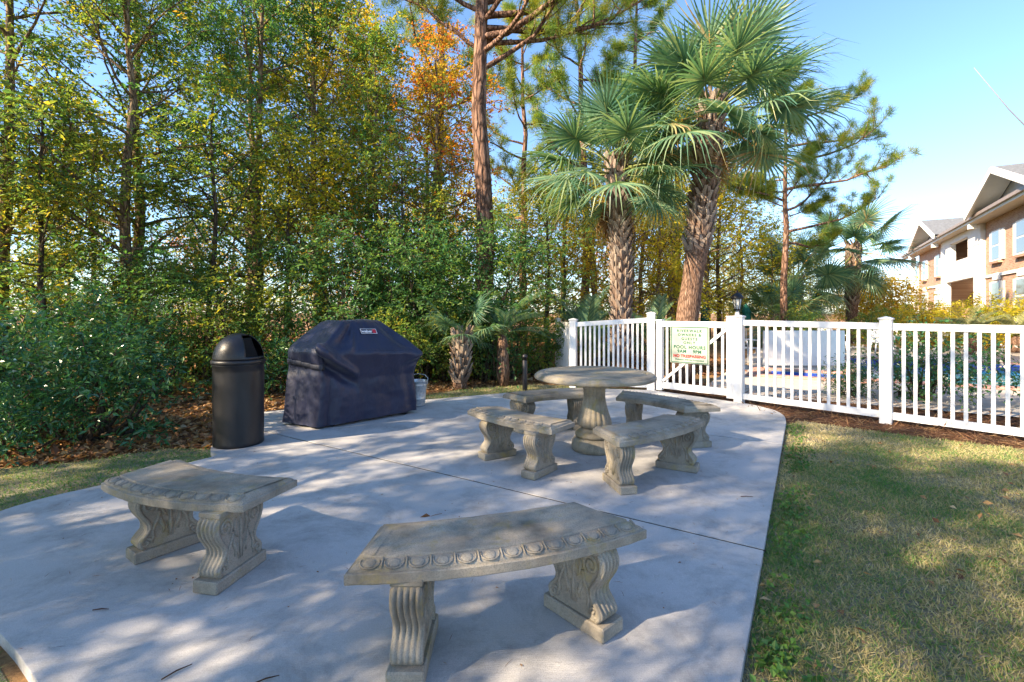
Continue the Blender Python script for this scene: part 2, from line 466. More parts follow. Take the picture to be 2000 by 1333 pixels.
    M['frond'] = leaf_mat('frond', [(0, (0.06, 0.165, 0.125)), (0.4, (0.14, 0.275, 0.175)), (0.75, (0.29, 0.40, 0.21)), (0.92, (0.50, 0.47, 0.22)), (1, (0.50, 0.36, 0.19))], 0.42, 0.36, 0.45)
    M['frond_pale'] = leaf_mat('frond_pale', [(0, (0.12, 0.16, 0.09)), (0.5, (0.24, 0.27, 0.13)), (1, (0.42, 0.38, 0.2))], 0.35, 0.4, 0.4)
    M['frond_dead'] = leaf_mat('frond_dead', [(0, (0.22, 0.13, 0.06)), (0.5, (0.36, 0.24, 0.11)), (1, (0.46, 0.35, 0.17))], 0.3, 0.7, 0.2)
    M['petiole'] = simple('petiole', (0.16, 0.19, 0.05), 0.5, 0.4, 0, 12, 0.3)
    M['petiole_orange'] = simple('petiole_orange', (0.42, 0.22, 0.05), 0.5, 0.4, 0, 12, 0.3)
    M['grass'] = leaf_mat('grass', [(0, (0.07, 0.20, 0.05)), (0.35, (0.15, 0.28, 0.07)), (0.5, (0.33, 0.32, 0.14)), (0.75, (0.50, 0.41, 0.22)), (1, (0.62, 0.53, 0.35))], 0.3, 0.6, 0.25)
    M['weed'] = leaf_mat('weed', [(0, (0.04, 0.12, 0.03)), (0.5, (0.08, 0.20, 0.04)), (1, (0.17, 0.28, 0.05))], 0.35, 0.45, 0.35)
    M['litter'] = leaf_mat('litter', [(0, (0.13, 0.065, 0.035)), (0.35, (0.27, 0.15, 0.075)), (0.65, (0.42, 0.25, 0.11)), (0.85, (0.52, 0.32, 0.13)), (1, (0.56, 0.45, 0.28))], 0.25, 0.7, 0.2)
    M['straw'] = leaf_mat('straw', [(0, (0.08, 0.04, 0.025)), (0.5, (0.20, 0.095, 0.05)), (0.85, (0.30, 0.165, 0.08)), (1, (0.38, 0.26, 0.14))], 0.15, 0.8, 0.2)
    M['flower'] = leaf_mat('flower', [(0, (0.75, 0.62, 0.55)), (0.5, (0.80, 0.74, 0.68)), (1, (0.82, 0.80, 0.76))], 0.3, 0.6, 0.2)
    # --- pool and building
    m, nt, out = new_mat('pool_water'); g = NT(nt); co = g.coord()
    g.pbr(out, (0.03, 0.33, 0.46), 0.06, 0.6, g.bump(g.noise(6, 3, 0.5, co), 0.25, 0.05))
    M['water'] = m
    M['pool_wall'] = simple('pool_wall', (0.25, 0.55, 0.65), 0.5, 0.4)
    M['pool_tile'] = simple('pool_tile', (0.03, 0.06, 0.36), 0.3, 0.5, 0, 30, 0.35)
    M['coping'] = simple('coping_brick', (0.50, 0.27, 0.22), 0.8, 0.2, 0, 20, 0.25)
    M['canvas_green'] = simple('canvas_green', (0.01, 0.09, 0.065), 0.8, 0.2, 0, 20, 0.25)
    M['plastic_white'] = simple('plastic_white', (0.78, 0.78, 0.77), 0.4, 0.4)
    m, nt, out = new_mat('brick'); g = NT(nt); co = g.coord()
    br = g.n('ShaderNodeTexBrick'); br.inputs['Scale'].default_value = 1.0
    br.inputs['Brick Width'].default_value = 0.22; br.inputs['Row Height'].default_value = 0.075; br.inputs['Mortar Size'].default_value = 0.008
    br.inputs['Color1'].default_value = (0.36, 0.18, 0.115, 1); br.inputs['Color2'].default_value = (0.48, 0.31, 0.21, 1); br.inputs['Mortar'].default_value = (0.42, 0.37, 0.32, 1)
    g.l(g.mapping(co, (1, 1, 1), (R(90), 0, 0)), br.inputs['Vector'])
    c = g.mix(g.ramp(g.noise(1.3, 6, 0.7, co), [(0.5, (0,) * 3), (0.7, (0.55,) * 3)]), br.outputs['Color'], (0.50, 0.36, 0.26))
    g.pbr(out, c, 0.9, 0.15, g.bump(br.outputs['Fac'], -0.4, 0.01))
    M['brick'] = m
    M['trim'] = simple('trim_white', (0.78, 0.76, 0.72), 0.55, 0.3, 0, 2, 0.05)
    M['soffit'] = simple('soffit_cream', (0.60, 0.52, 0.42), 0.7, 0.2, 0, 2, 0.06)
    M['gutter'] = simple('gutter_brown', (0.26, 0.21, 0.18), 0.5, 0.3)
    M['stucco'] = simple('stucco_white', (0.74, 0.72, 0.68), 0.8, 0.2, 0, 3, 0.05)
    M['siding'] = simple('siding_grey', (0.40, 0.42, 0.46), 0.7, 0.2, 0, 3, 0.08)
    M['roof'] = simple('shingles', (0.16, 0.17, 0.18), 0.9, 0.15, 0, 9, 0.25, 0.4, 30)
    m, nt, out = new_mat('window_glass'); g = NT(nt)
    g.pbr(out, (0.12, 0.14, 0.16), 0.06, 0.8)
    M['glass'] = m
    m, nt, out = new_mat('lamp_glass'); g = NT(nt)
    g.pbr(out, (0.62, 0.66, 0.68), 0.12, 0.6)
    M['lamp_glass'] = m
mk_materials()

# ================================================================== THE SETTING
UD = np.array([0.536, 0.844]); UN = np.array([0.844, -0.536])   # along / across the pool court
def dn(d, n, z=0.0):
    p = d * UD + n * UN
    return (p[0], p[1], z)
GZ = -0.05
POOLS = [(12.3, 17.9, 0.9, 9.0), (11.9, 13.0, -1.0, 0.62)]
def holed_sheet(name, dl, nl, z, mat):
    mb = MB()
    for i in range(len(dl) - 1):
        for j in range(len(nl) - 1):
            dc, nc = (dl[i] + dl[i + 1]) / 2, (nl[j] + nl[j + 1]) / 2
            if any(a < dc < b and c < nc < d for a, b, c, d in POOLS): continue
            mb.add([dn(dl[i], nl[j], z), dn(dl[i], nl[j + 1], z), dn(dl[i + 1], nl[j + 1], z), dn(dl[i + 1], nl[j], z)], [(0, 1, 2, 3)])
    bm = bmesh.new()
    me = mb.mesh(name, mat)
    bm.from_mesh(me); bmesh.ops.remove_doubles(bm, verts=bm.verts[:], dist=1e-4); bmesh.ops.recalc_face_normals(bm, faces=bm.faces[:])
    if bm.faces[0].normal.z < 0 if bm.faces.ensure_lookup_table() is None else False:
        bmesh.ops.reverse_faces(bm, faces=bm.faces[:])
    bm.to_mesh(me); bm.free()
    return tag(link(name, me), kind='structure')
holed_sheet('ground', [-600, 11.9, 12.3, 13.0, 17.9, 600], [-600, -1.0, 0.62, 0.9, 9.0, 600], GZ, M['forest'])
holed_sheet('pool_deck', [9.0, 11.9, 12.3, 13.0, 17.9, 24.0], [-1.75, -1.0, 0.62, 0.9, 9.0, 16.0], GZ + 0.03, M['deck'])

def poly_sheet(name, pts, z, mat):
    bm = bmesh.new()
    f = bm.faces.new([bm.verts.new((x, y, z)) for x, y in pts])
    if f.normal.z < 0 or True:
        f.normal_update()
        if f.normal.z < 0: f.normal_flip()
    bmesh.ops.triangulate(bm, faces=bm.faces[:])
    me = bpy.data.meshes.new(name); bm.to_mesh(me); bm.free()
    me.materials.append(mat)
    return tag(link(name, me), kind='structure')

# --- patio slab with sawn joints
def smooth_poly(keys, n=6):
    """Catmull-Rom through (x, y, sharp) keys"""
    out = []; k = len(keys)
    for i in range(k):
        p0, p1, p2, p3 = [np.array(keys[(i + j - 1) % k][:2], float) for j in range(4)]
        s1, s2 = keys[i][2], keys[(i + 1) % k][2]
        m1 = (p2 - p0) / 2 if not s1 else (p2 - p1)
        m2 = (p3 - p1) / 2 if not s2 else (p2 - p1)
        if s1 and s2: out.append(tuple(p1)); continue
        for t in np.linspace(0, 1, n, endpoint=False):
            h = (2 * t**3 - 3 * t**2 + 1) * p1 + (t**3 - 2 * t**2 + t) * m1 + (-2 * t**3 + 3 * t**2) * p2 + (t**3 - t**2) * m2
            out.append(tuple(h))
    return out
PATIO = smooth_poly([(0.37, 1.0, 1), (0.849, 1.775, 1), (3.46, 6.01, 1), (3.64, 6.38, 0), (3.70, 6.75, 0), (3.60, 7.12, 0), (3.42, 7.36, 1),
                     (2.52, 8.44, 1), (1.5, 8.62, 0), (0.45, 8.42, 0), (-0.4, 8.02, 0), (-1.35, 7.55, 0), (-2.2, 7.35, 0), (-3.45, 6.62, 1), (-3.28, 5.35, 0), (-3.14, 5.0, 0),
                     (-3.0, 4.74, 0), (-2.86, 4.60, 0), (-2.98, 4.36, 0), (-3.25, 3.86, 0), (-3.5, 3.5, 0), (-3.52, 3.15, 0), (-3.1, 2.55, 0), (-2.19, 2.04, 0), (-1.79, 1.79, 0), (-0.7, 1.08, 1)])
JDIR = np.array([0.8436, -0.537]); JN = np.array([0.537, 0.8436])
J1 = np.array([-2.19, 5.093]) @ JN; J2 = np.array([0.346, 6.56]) @ JN
patio = tag(empty('patio', (0, 0, 0)), kind='structure')
def slab_piece(lo, hi):
    bm = bmesh.new()
    f = bm.faces.new([bm.verts.new((x, y, 0)) for x, y in PATIO]); f.normal_update()
    if f.normal.z < 0: f.normal_flip()
    for lim, sgn in ((lo, -1), (hi, 1)):
        if lim is None: continue
        co = JN * lim
        bmesh.ops.bisect_plane(bm, geom=bm.verts[:] + bm.edges[:] + bm.faces[:], plane_co=(co[0], co[1], 0), plane_no=(JN[0] * sgn, JN[1] * sgn, 0), clear_outer=True)
    ret = bmesh.ops.extrude_face_region(bm, geom=bm.faces[:])
    top = [e for e in ret['geom'] if isinstance(e, bmesh.types.BMVert)]
    tops = set(top)
    for v in bm.verts:
        if v not in tops: v.co.z = -0.13
    bmesh.ops.recalc_face_normals(bm, faces=bm.faces[:])
    rim = [e for e in bm.edges if e.verts[0] in tops and e.verts[1] in tops and len(e.link_faces) == 2 and abs(e.link_faces[0].normal.z - e.link_faces[1].normal.z) > 0.5]
    bmesh.ops.bevel(bm, geom=rim, offset=0.003, segments=2, affect='EDGES', profile=0.6)
    bmesh.ops.triangulate(bm, faces=[f for f in bm.faces if len(f.verts) > 4])
    me = bpy.data.meshes.new('slab_panel'); bm.to_mesh(me); bm.free(); me.materials.append(M['patio'])
    return link('slab_panel', me, patio)
G2 = 0.010
slab_piece(None, J1 - G2); slab_piece(J1 + G2, J2 - G2); slab_piece(J2 + G2, None)
mb = MB()
for j, a, b in ((J1, -4.9, -.24), (J2, -5.6, -.27)):
    c0 = JN * j
    pa, pb = c0 + JDIR * (JDIR @ np.zeros(2) + a), c0 + JDIR * b
    q = JN * 0.0095
    mb.add([(pa[0] - q[0], pa[1] - q[1], -0.005), (pb[0] - q[0], pb[1] - q[1], -0.005), (pb[0] + q[0], pb[1] + q[1], -0.005), (pa[0] + q[0], pa[1] + q[1], -0.005)], [(0, 1, 2, 3)])
mb.build('joint_filler', M['joint'], patio)

# --- lawns and beds
LAWN_R = [(0.2, 0.6), (0.849, 1.775), (3.50, 6.05), (3.80, 6.25), (4.6, 5.45), (5.35, 4.95), (8.0, 2.6), (8.0, -1), (0.2, -1)]
BED_R = [(3.50, 6.05), (3.42, 7.36), (3.3, 7.9), (2.5, 8.9), (3.1, 10.4), (4.4, 9.0), (7.5, 6.2), (10.5, 3.0), (8.0, 2.6), (5.35, 4.95), (4.6, 5.45), (3.80, 6.25)]
LAWN_L = [(-0.7, 1.0), (-2.19, 2.0), (-3.1, 2.5), (-3.5, 3.1), (-3.5, 3.5), (-2.9, 4.55), (-3.05, 4.95), (-3.6, 5.0), (-4.1, 4.55), (-4.9, 4.25), (-7.5, 3.9), (-7.5, 0.5)]
LAWN_B = [(-1.35, 7.5), (-0.4, 7.95), (0.45, 8.35), (1.5, 8.55), (2.5, 8.4), (2.4, 8.75), (1.1, 9.3), (0.4, 9.4), (-0.8, 8.9), (-1.6, 8.1)]
for nm, pts, dz, mt in (('lawn', LAWN_R, 0.004, M['lawn']), ('mulch_bed', BED_R, 0.008, M['mulch']), ('lawn', LAWN_L, 0.004, M['lawn']), ('lawn', LAWN_B, 0.004, M['lawn'])):
    poly_sheet(nm, pts, GZ + dz, mt)

def in_poly(P, poly):
    x, y = P[:, 0], P[:, 1]; ins = np.zeros(len(P), bool); k = len(poly)
    for i in range(k):
        x1, y1 = poly[i]; x2, y2 = poly[(i + 1) % k]
        c = ((y1 > y) != (y2 > y)) & (x < (x2 - x1) * (y - y1) / (y2 - y1 + 1e-12) + x1)
        ins ^= c
    return ins
def vnoise(P, s, seed):
    """cheap smooth value noise in the plane"""
    r = np.random.default_rng(seed); T = r.random((64, 64))
    q = P[:, :2] * s; i = np.floor(q).astype(int); f = q - i; f = f * f * (3 - 2 * f)
    g = lambda a, b: T[(i[:, 0] + a) % 64, (i[:, 1] + b) % 64]
    return (g(0, 0) * (1 - f[:, 0]) + g(1, 0) * f[:, 0]) * (1 - f[:, 1]) + (g(0, 1) * (1 - f[:, 0]) + g(1, 1) * f[:, 0]) * f[:, 1]

def scatter(rng, poly, n, falloff=0.0, box=None):
    xs = [p[0] for p in poly]; ys = [p[1] for p in poly]
    bx = box or (min(xs), max(xs), min(ys), max(ys))
    P = np.stack([rng.uniform(bx[0], bx[1], n), rng.uniform(bx[2], bx[3], n)], 1)
    P = P[in_poly(P, poly)]
    if falloff:
        d = np.hypot(P[:, 0], P[:, 1]); P = P[rng.random(len(P)) < np.clip((falloff / d) ** 1.5, 0, 1)]
    return P

def grass(name, label, poly, n, seed, box=None, dry=0.5, fall=2.6):
    rng = np.random.default_rng(seed)
    P = scatter(rng, poly, n, fall, box)
    k = len(P)
    nz = vnoise(P, 1.3, seed) * 0.6 + vnoise(P, 4.5, seed + 1) * 0.4
    keep = rng.random(k) < np.clip(0.35 + nz * 1.1, 0, 1); P = P[keep]; nz = nz[keep]; k = len(P)
    d = np.hypot(P[:, 0], P[:, 1])
    A = np.stack([rng.normal(size=k), rng.normal(size=k), rng.uniform(0.25, 1.5, k)], 1)
    N = rng.normal(size=(k, 3)) + np.array([0, 0, 0.5])
    L = rng.uniform(0.012, 0.045, k) * (1 + 0.03 * d); W = rng.uniform(0.002, 0.0045, k) * (1 + 0.18 * d)
    rnd = np.clip(rng.random(k) * 0.55 + dry * 0.75 + (0.5 - nz) * 0.75 - 0.02, 0, 1)
    P3 = np.concatenate([P, np.full((k, 1), GZ)], 1)
    me = leaf_mesh(name, P3, A, N, L, W, rnd, M['grass'], 0.1, 0.3)
    return tag(link(name, me), label, 'grass', kind='stuff')
grass('lawn_grass', 'patchy tan and green winter lawn grass right of the patio', LAWN_R, 520000, 1, (0.5, 6.5, 1.2, 6.4), 0.40, 3.4)
grass('lawn_grass', 'short green grass strip left of the patio beside the leaf litter', LAWN_L, 120000, 2, (-7, -1.5, 1.5, 5.0), 0.22, 3.6)
grass('lawn_grass', 'thin grass behind the patio in front of the thicket', LAWN_B, 26000, 3, None, 0.38, 8.0)

def litter(name, label, poly, n, seed, L, mat, box=None, fall=5.0, thin=0.7, cat='leaf litter', z0=0.004, flat=0.35):
    rng = np.random.default_rng(seed)
    P = scatter(rng, poly, n, fall, box); k = len(P)
    keep = rng.random(k) < np.clip(0.25 + 1.2 * vnoise(P, 1.7, seed), 0, 1); P = P[keep]; k = len(P)
    A = np.stack([rng.normal(size=k), rng.normal(size=k), rng.normal(size=k) * flat * 0.6], 1)
    N = rng.normal(size=(k, 3)) * flat + np.array([0, 0, 1.0])
    sz = rng.uniform(0.6, 1.25, k) * L
    P3 = np.concatenate([P, np.full((k, 1), GZ) + z0 + rng.random((k, 1)) * 0.025], 1)
    me = leaf_mesh(name, P3, A, N, sz, sz * thin, rng.random(k), mat, 0.15)
    return tag(link(name, me), label, cat, kind='stuff')
FOREST_L = [(-3.05, 5.0), (-3.6, 5.0), (-4.1, 4.6), (-4.9, 4.3), (-8.5, 4.0), (-14, 6), (-14, 16), (0, 16), (0.3, 9.4), (-0.8, 8.9), (-1.6, 8.1), (-1.4, 7.5), (-2.2, 7.4), (-3.45, 6.7), (-3.3, 5.4)]
litter('leaf_litter', 'brown and orange fallen leaves under the shrubs left of the patio', FOREST_L, 130000, 5, 0.085, M['litter'], (-10, 0.3, 4, 13), 5.5)
litter('leaf_litter', 'sunlit russet leaves on the wood floor beyond the thicket', [(-34, 12), (-34, 30), (8, 30), (6, 11), (0.5, 9.6), (-3, 13), (-12, 12)], 45000, 6, 0.22, M['litter'], None, 18)
litter('pine_straw', 'red brown pine straw along the foot of the white fence', BED_R, 90000, 7, 0.14, M['straw'], (2.2, 9, 2.6, 10), 6.5, 0.06, 'pine straw', 0.004, 0.5)
litter('pine_straw', 'thin pine straw strewn under the palm stump and shrubs', [(-1.6, 8.1), (-0.8, 8.9), (0.4, 9.4), (1.1, 9.3), (1.1, 12), (-3, 12), (-3.4, 7.2)], 26000, 8, 0.13, M['straw'], None, 8, 0.08, 'pine straw')
litter('fallen_leaves', 'scattered brown leaves lying on the tan lawn', LAWN_R, 420, 9, 0.05, M['litter'], (0.8, 6, 1.3, 6), 9, 0.6, 'leaves', 0.02)

def edge_weeds():
    rng = np.random.default_rng(11); a = np.array([0.849, 1.775]); b = np.array([3.46, 6.01]); ax = (b - a) / np.linalg.norm(b - a); nr = np.array([ax[1], -ax[0]])
    C = []
    for t in rng.uniform(-0.1, 0.98, 190):
        if rng.random() > 0.35 + 0.65 * (math.sin(t * 21) > -0.2): continue
        C.append([*(a + ax * t * np.linalg.norm(b - a) + nr * (0.07 + abs(rng.normal(0.03, 0.07)))), GZ + 0.025])
    C = np.array(C)
    me = blob_leaves(rng, C, 9, 0.032, 0.034, 0.026, 'edge_weeds', M['weed'], 0.45, 1.6)
    tag(link('edge_weeds', me), 'bright green weeds creeping along the right edge of the patio', 'weeds', kind='stuff')
edge_weeds()

# ================================================================== STONE FURNITURE
def make_leg():
    zs = [.062, .075, .095, .115, .135, .155, .18, .205, .235, .265, .295, .32, .345, .360]
    hs = [.138, .152, .160, .152, .130, .112, .106, .116, .137, .155, .165, .166, .157, .140]
    zz = np.linspace(.062, .360, 30)
    # cubic-ish smoothing of the profile
    hh = np.interp(zz, zs, hs)
    for _ in range(2): hh[1:-1] = (hh[:-2] + 2 * hh[1:-1] + hh[2:]) / 4
    hw = 0.058
    ys = np.linspace(-hw, hw, 26)
    mb = MB()
    for sg in (1, -1):
        vs = []; fs = []
        for z, h in zip(zz, hh):
            env = min(1, (z - .062) / .03) * min(1, (.36 - z) / .02)
            foot = 1.0 if z > .16 else 0.55
            for y in ys:
                u = y / hw
                rid = abs(math.sin(math.pi * 2.5 * (u + 1))) ** 0.7
                edge = -0.006 * max(0, (abs(u) - 0.93) / 0.07)
                vs.append((sg * (h + env * foot * 0.017 * (rid - 0.6) + edge), y, z))
        n = len(ys)
        for i in range(len(zz) - 1):
            for j in range(n - 1):
                q = (i * n + j, i * n + j + 1, (i + 1) * n + j + 1, (i + 1) * n + j)
                fs.append(q if sg > 0 else q[::-1])
        mb.add(vs, fs, True)
    for sy in (1, -1):
        vs = []; fs = []
        for z, h in zip(zz, hh): vs += [(-h + .004, sy * (hw - .006), z), (h - .004, sy * (hw - .006), z)]
        for i in range(len(zz) - 1):
            q = (2 * i, 2 * i + 1, 2 * i + 3, 2 * i + 2); fs.append(q if sy < 0 else q[::-1])
        mb.add(vs, fs)
        y = sy * (hw - .006)
        for sx in (1, -1):
            mb.tube([(sx * (h - .012), y, z) for z, h in zip(zz, hh)][::2], .0105, 6)
            sp = []
            for k in range(26):                                  # upper volute running into the S scroll
                th = k / 25 * 3.3 * math.pi; r = .010 + .036 * (k / 25)
                sp.append((sx * (.098 + r * math.cos(th) * 0.9), y, .298 + r * math.sin(th)))
            sp += [(sx * .052, y, .255), (sx * .060, y, .22), (sx * .078, y, .185), (sx * .088, y, .15), (sx * .082, y, .118), (sx * .098, y, .10)]
            mb.tube(sp, [.0092] * len(sp), 6)
            fsp = []
            for k in range(16):
                th = math.pi * .5 + k / 15 * 2.6 * math.pi; r = .006 + .024 * (k / 15)
                fsp.append((sx * (.120 + r * math.cos(th)), y, .096 + r * math.sin(th)))
            mb.tube(fsp, .0078, 6)
            mb.tube([(sx * .028, y, .325), (sx * .045, y, .285), (sx * .034, y, .24), (sx * .016, y, .215)], [.003, .011, .010, .003], 5)
            mb.tube([(sx * .050, y, .235), (sx * .046, y, .19), (sx * .030, y, .155), (sx * .040, y, .125)], [.003, .0115, .011, .004], 5)
            mb.tube([(sx * .020, y, .19), (sx * .022, y, .15), (sx * .012, y, .10)], [.003, .008, .003], 5)
        mb.tube([(0, y, .33), (0, y, .28), (0, y, .22), (0, y, .17), (0, y, .10)], [.004, .013, .007, .012, .003], 6)
    mb.box((0, 0, .3725), (.296, .124, .025), .003)
    leg = mb.mesh('leg', M['stone'])
    pb = MB()
    pb.box((0, 0, .0315), (.352, .142, .061), .006)
    return leg, pb.mesh('plinth', M['stone'])
LEG_ME, PLINTH_ME = make_leg()

def offset_loop(P, ins):
    k = len(P); out = []
    for i in range(k):
        a, b, c = P[i - 1], P[i], P[(i + 1) % k]
        e1 = unit(b - a); e2 = unit(c - b)
        n1 = np.array([-e1[1], e1[0]]); n2 = np.array([-e2[1], e2[0]])
        m = unit(n1 + n2); out.append(b + m * ins / max(0.45, m @ n1))
    return np.array(out)

def bench(label, oL, oR, iR, iL, legs, sag=(0.085, 0.06), zb=.385, tilt=0):
    oL, oR, iR, iL = [np.array(p, float) for p in (oL, oR, iR, iL)]
    cx = (oL + oR + iR + iL) / 4
    area = sum(a[0] * b[1] - a[1] * b[0] for a, b in ((oL, oR), (oR, iR), (iR, iL), (iL, oL)))
    if area < 0: oL, oR, iR, iL = oR, oL, iL, iR
    root = empty('stone_bench', (cx[0], cx[1], 0))
    tag(root, label, 'bench', 'curved cast stone benches')
    N = 26
    outw = unit((oL + oR) / 2 - (iL + iR) / 2)
    def arc(a, b, s):
        t = np.linspace(0, 1, N + 1)[:, None]
        return a + (b - a) * t + outw * s * 4 * t * (1 - t)
    P = np.concatenate([arc(oL, oR, sag[0]), arc(iR, iL, sag[1])]) - cx
    K = len(P)
    loops = [(.016, zb - .012), (.002, zb - .009), (0, zb - .005), (0, zb + .028), (.004, zb + .031), (.010, zb + .0315)]
    for k in range(7):
        th = k / 6 * math.pi / 2
        loops.append((.012 + .052 * (1 - math.cos(th)) , zb + .032 + .024 * math.sin(th)))
    loops += [(.067, zb + .0535), (.072, zb + .0535), (.076, zb + .060), (.082, zb + .0610)]
    rng = np.random.default_rng(int(abs(cx[0] * 1000) + 7))
    vs = []; fs = []
    for ins, z in loops:
        L2 = offset_loop(P, ins)
        for x, y in L2: vs.append((x, y, z + (rng.normal() * .0009)))
    for i in range(len(loops) - 1):
        for j in range(K):
            fs.append((i * K + j, i * K + (j + 1) % K, (i + 1) * K + (j + 1) % K, (i + 1) * K + j))
    b = (len(loops) - 1) * K
    for i in range(N):
        fs.append((b + i, b + i + 1, b + K - 2 - i, b + K - 1 - i))
        fs.append((K - 1 - i, K - 2 - i, i + 1, i))
    mb = MB(); mb.add(vs, fs, False)
    seat = mb.build('seat', M['stone'], root)
    # egg and dart carving along the convex edge
    Q = offset_loop(P, .036)[:N + 1]
    seg = np.linalg.norm(np.diff(Q, axis=0), axis=1); cum = np.concatenate([[0], np.cumsum(seg)]); tot = cum[-1]
    ne = int(round(tot / .088)); eg = MB()
    def at_s(s): return np.array([np.interp(s, cum, Q[:, 0]), np.interp(s, cum, Q[:, 1])])
    for k in range(ne):
        s = (k + .5) * tot / ne
        c = at_s(s); t = unit(at_s(min(tot, s + .01)) - at_s(max(0, s - .01))); o = np.array([t[1], -t[0]])
        Mx = Matrix(((t[0], o[0], 0, c[0]), (t[1], o[1], 0, c[1]), (0, 0, 1, zb + .0527), (0, 0, 0, 1))) @ Matrix.Rotation(R(-17), 4, 'X')
        ev = []; ef = []
        nr, ns = 5, 12
        for a in range(nr):
            ph = a / (nr - 1) * math.pi / 2
            for q in range(ns):
                th = 2 * math.pi * q / ns
                ev.append(Mx @ Vector((.0235 * math.cos(ph) * math.cos(th), .0215 * math.cos(ph) * math.sin(th), .0052 * math.sin(ph) - .0006)))
        for a in range(nr - 1):
            for q in range(ns): ef.append((a * ns + q, a * ns + (q + 1) % ns, (a + 1) * ns + (q + 1) % ns, (a + 1) * ns + q))
        eg.add(ev, ef, True)
        eg.tube([Mx @ Vector((.037 * math.cos(th), -.004 + .031 * math.sin(th), -.0005)) for th in np.linspace(math.pi * 1.12, -math.pi * .12, 10)[::-1]], .0032, 5)
        Md = Mx @ Matrix.Translation(Vector((tot / ne / 2, 0, 0)))
        eg.tube([Md @ Vector((0, -.024, .001)), Md @ Vector((0, 0, .002)), Md @ Vector((0, .026, 0))], [.0055, .004, .0015], 5)
    eg.build('egg_and_dart_moulding', M['stone'], seat)
    for (lx, ly), dg in legs:
        lg = link('leg', LEG_ME, root, (lx - cx[0], ly - cx[1], 0), (0, 0, R(dg)))
        link('plinth', PLINTH_ME, lg, (0, 0, 0))
    return root
bench('large curved stone bench in the foreground with egg and dart rim', (-.618, 1.749), (.598, 2.115), (.316, 2.41), (-.592, 2.15), [((-.393, 1.915), 90), ((.314, 2.15), 131)], (.09, .03))
bench('curved stone bench nearest the trash can, standing alone at left', (-2.328, 2.696), (-1.346, 2.384), (-1.24, 2.75), (-2.144, 3.099), [((-1.47, 2.498), 79), ((-2.01, 2.775), 55)], (.085, .07))
bench('curved stone bench front left of the round table, sunlit at its far end', (-.44, 4.688), (.324, 3.895), (.552, 4.187), (-.095, 4.809), [((-.14, 4.558), 32), ((.237, 4.075), 52)], (.075, .05))
bench('curved stone bench front right of the round table, wholly in shade', (.797, 3.532), (1.718, 4.235), (1.396, 4.45), (.672, 3.963), [((.848, 3.768), 102), ((1.463, 4.212), 150)], (.075, .05))
bench('curved stone bench behind the round table, half hidden by its pedestal', (-.11, 5.58), (.95, 6.0), (.98, 5.60), (.153, 5.266), [((.12, 5.49), -50), ((.76, 5.74), -82)], (.07, .06))
bench('curved stone bench right of the round table, nearest the gate', (1.33, 5.78), (2.111, 4.819), (1.719, 4.745), (1.179, 5.407), [((1.39, 5.42), 240), ((1.86, 4.90), 193)], (.07, .06))

def make_table():
    root = tag(empty('stone_table', (.83, 4.80, 0)), 'round cast stone pedestal table in the middle of the benches', 'table')
    mb = MB()
    prof = [(.50, .712), (.585, .715), (.598, .720), (.603, .728), (.603, .748), (.598, .753), (.590, .755)]
    for k in range(7):
        th = k / 6 * math.pi / 2; prof.append((.588 - .075 * (1 - math.cos(th)), .756 + .026 * math.sin(th)))
    prof += [(.508, .778), (.500, .778), (.494, .784), (.48, .785), (.3, .786)]
    mb.lathe(prof, 96, lambda r, z, th: r * (1 + (.0035 * math.cos(44 * th) if .757 < z < .779 and r > .51 else 0)))
    mb.build('table_top', M['stone_warm'], root)
    mb = MB()
    prof = [(.125, .225), (.150, .235), (.165, .255), (.170, .28), (.160, .32), (.142, .37), (.125, .43), (.112, .49), (.106, .55), (.108, .61), (.122, .655), (.150, .69), (.185, .712)]
    zz = np.linspace(.225, .712, 34); rr = np.interp(zz, [p[1] for p in prof], [p[0] for p in prof])
    mb.lathe(list(zip(rr, zz)), 128, lambda r, z, th: r * (1 + .075 * (abs(math.cos(9 * th)) - .6) * min(1, (z - .222) / .04)))
    mb.build('pedestal', M['stone_warm'], root)
    mb = MB()
    mb.lathe([(.205, 0), (.225, .006), (.228, .05), (.222, .095), (.205, .118), (.190, .124), (.186, .130)], 64)
    mb.lathe([(.15, .131), (.180, .134), (.192, .148), (.194, .165), (.186, .182), (.165, .195), (.145, .203), (.132, .215), (.128, .226), (.10, .227)], 64)
    mb.build('base', M['stone_warm'], root)
make_table()

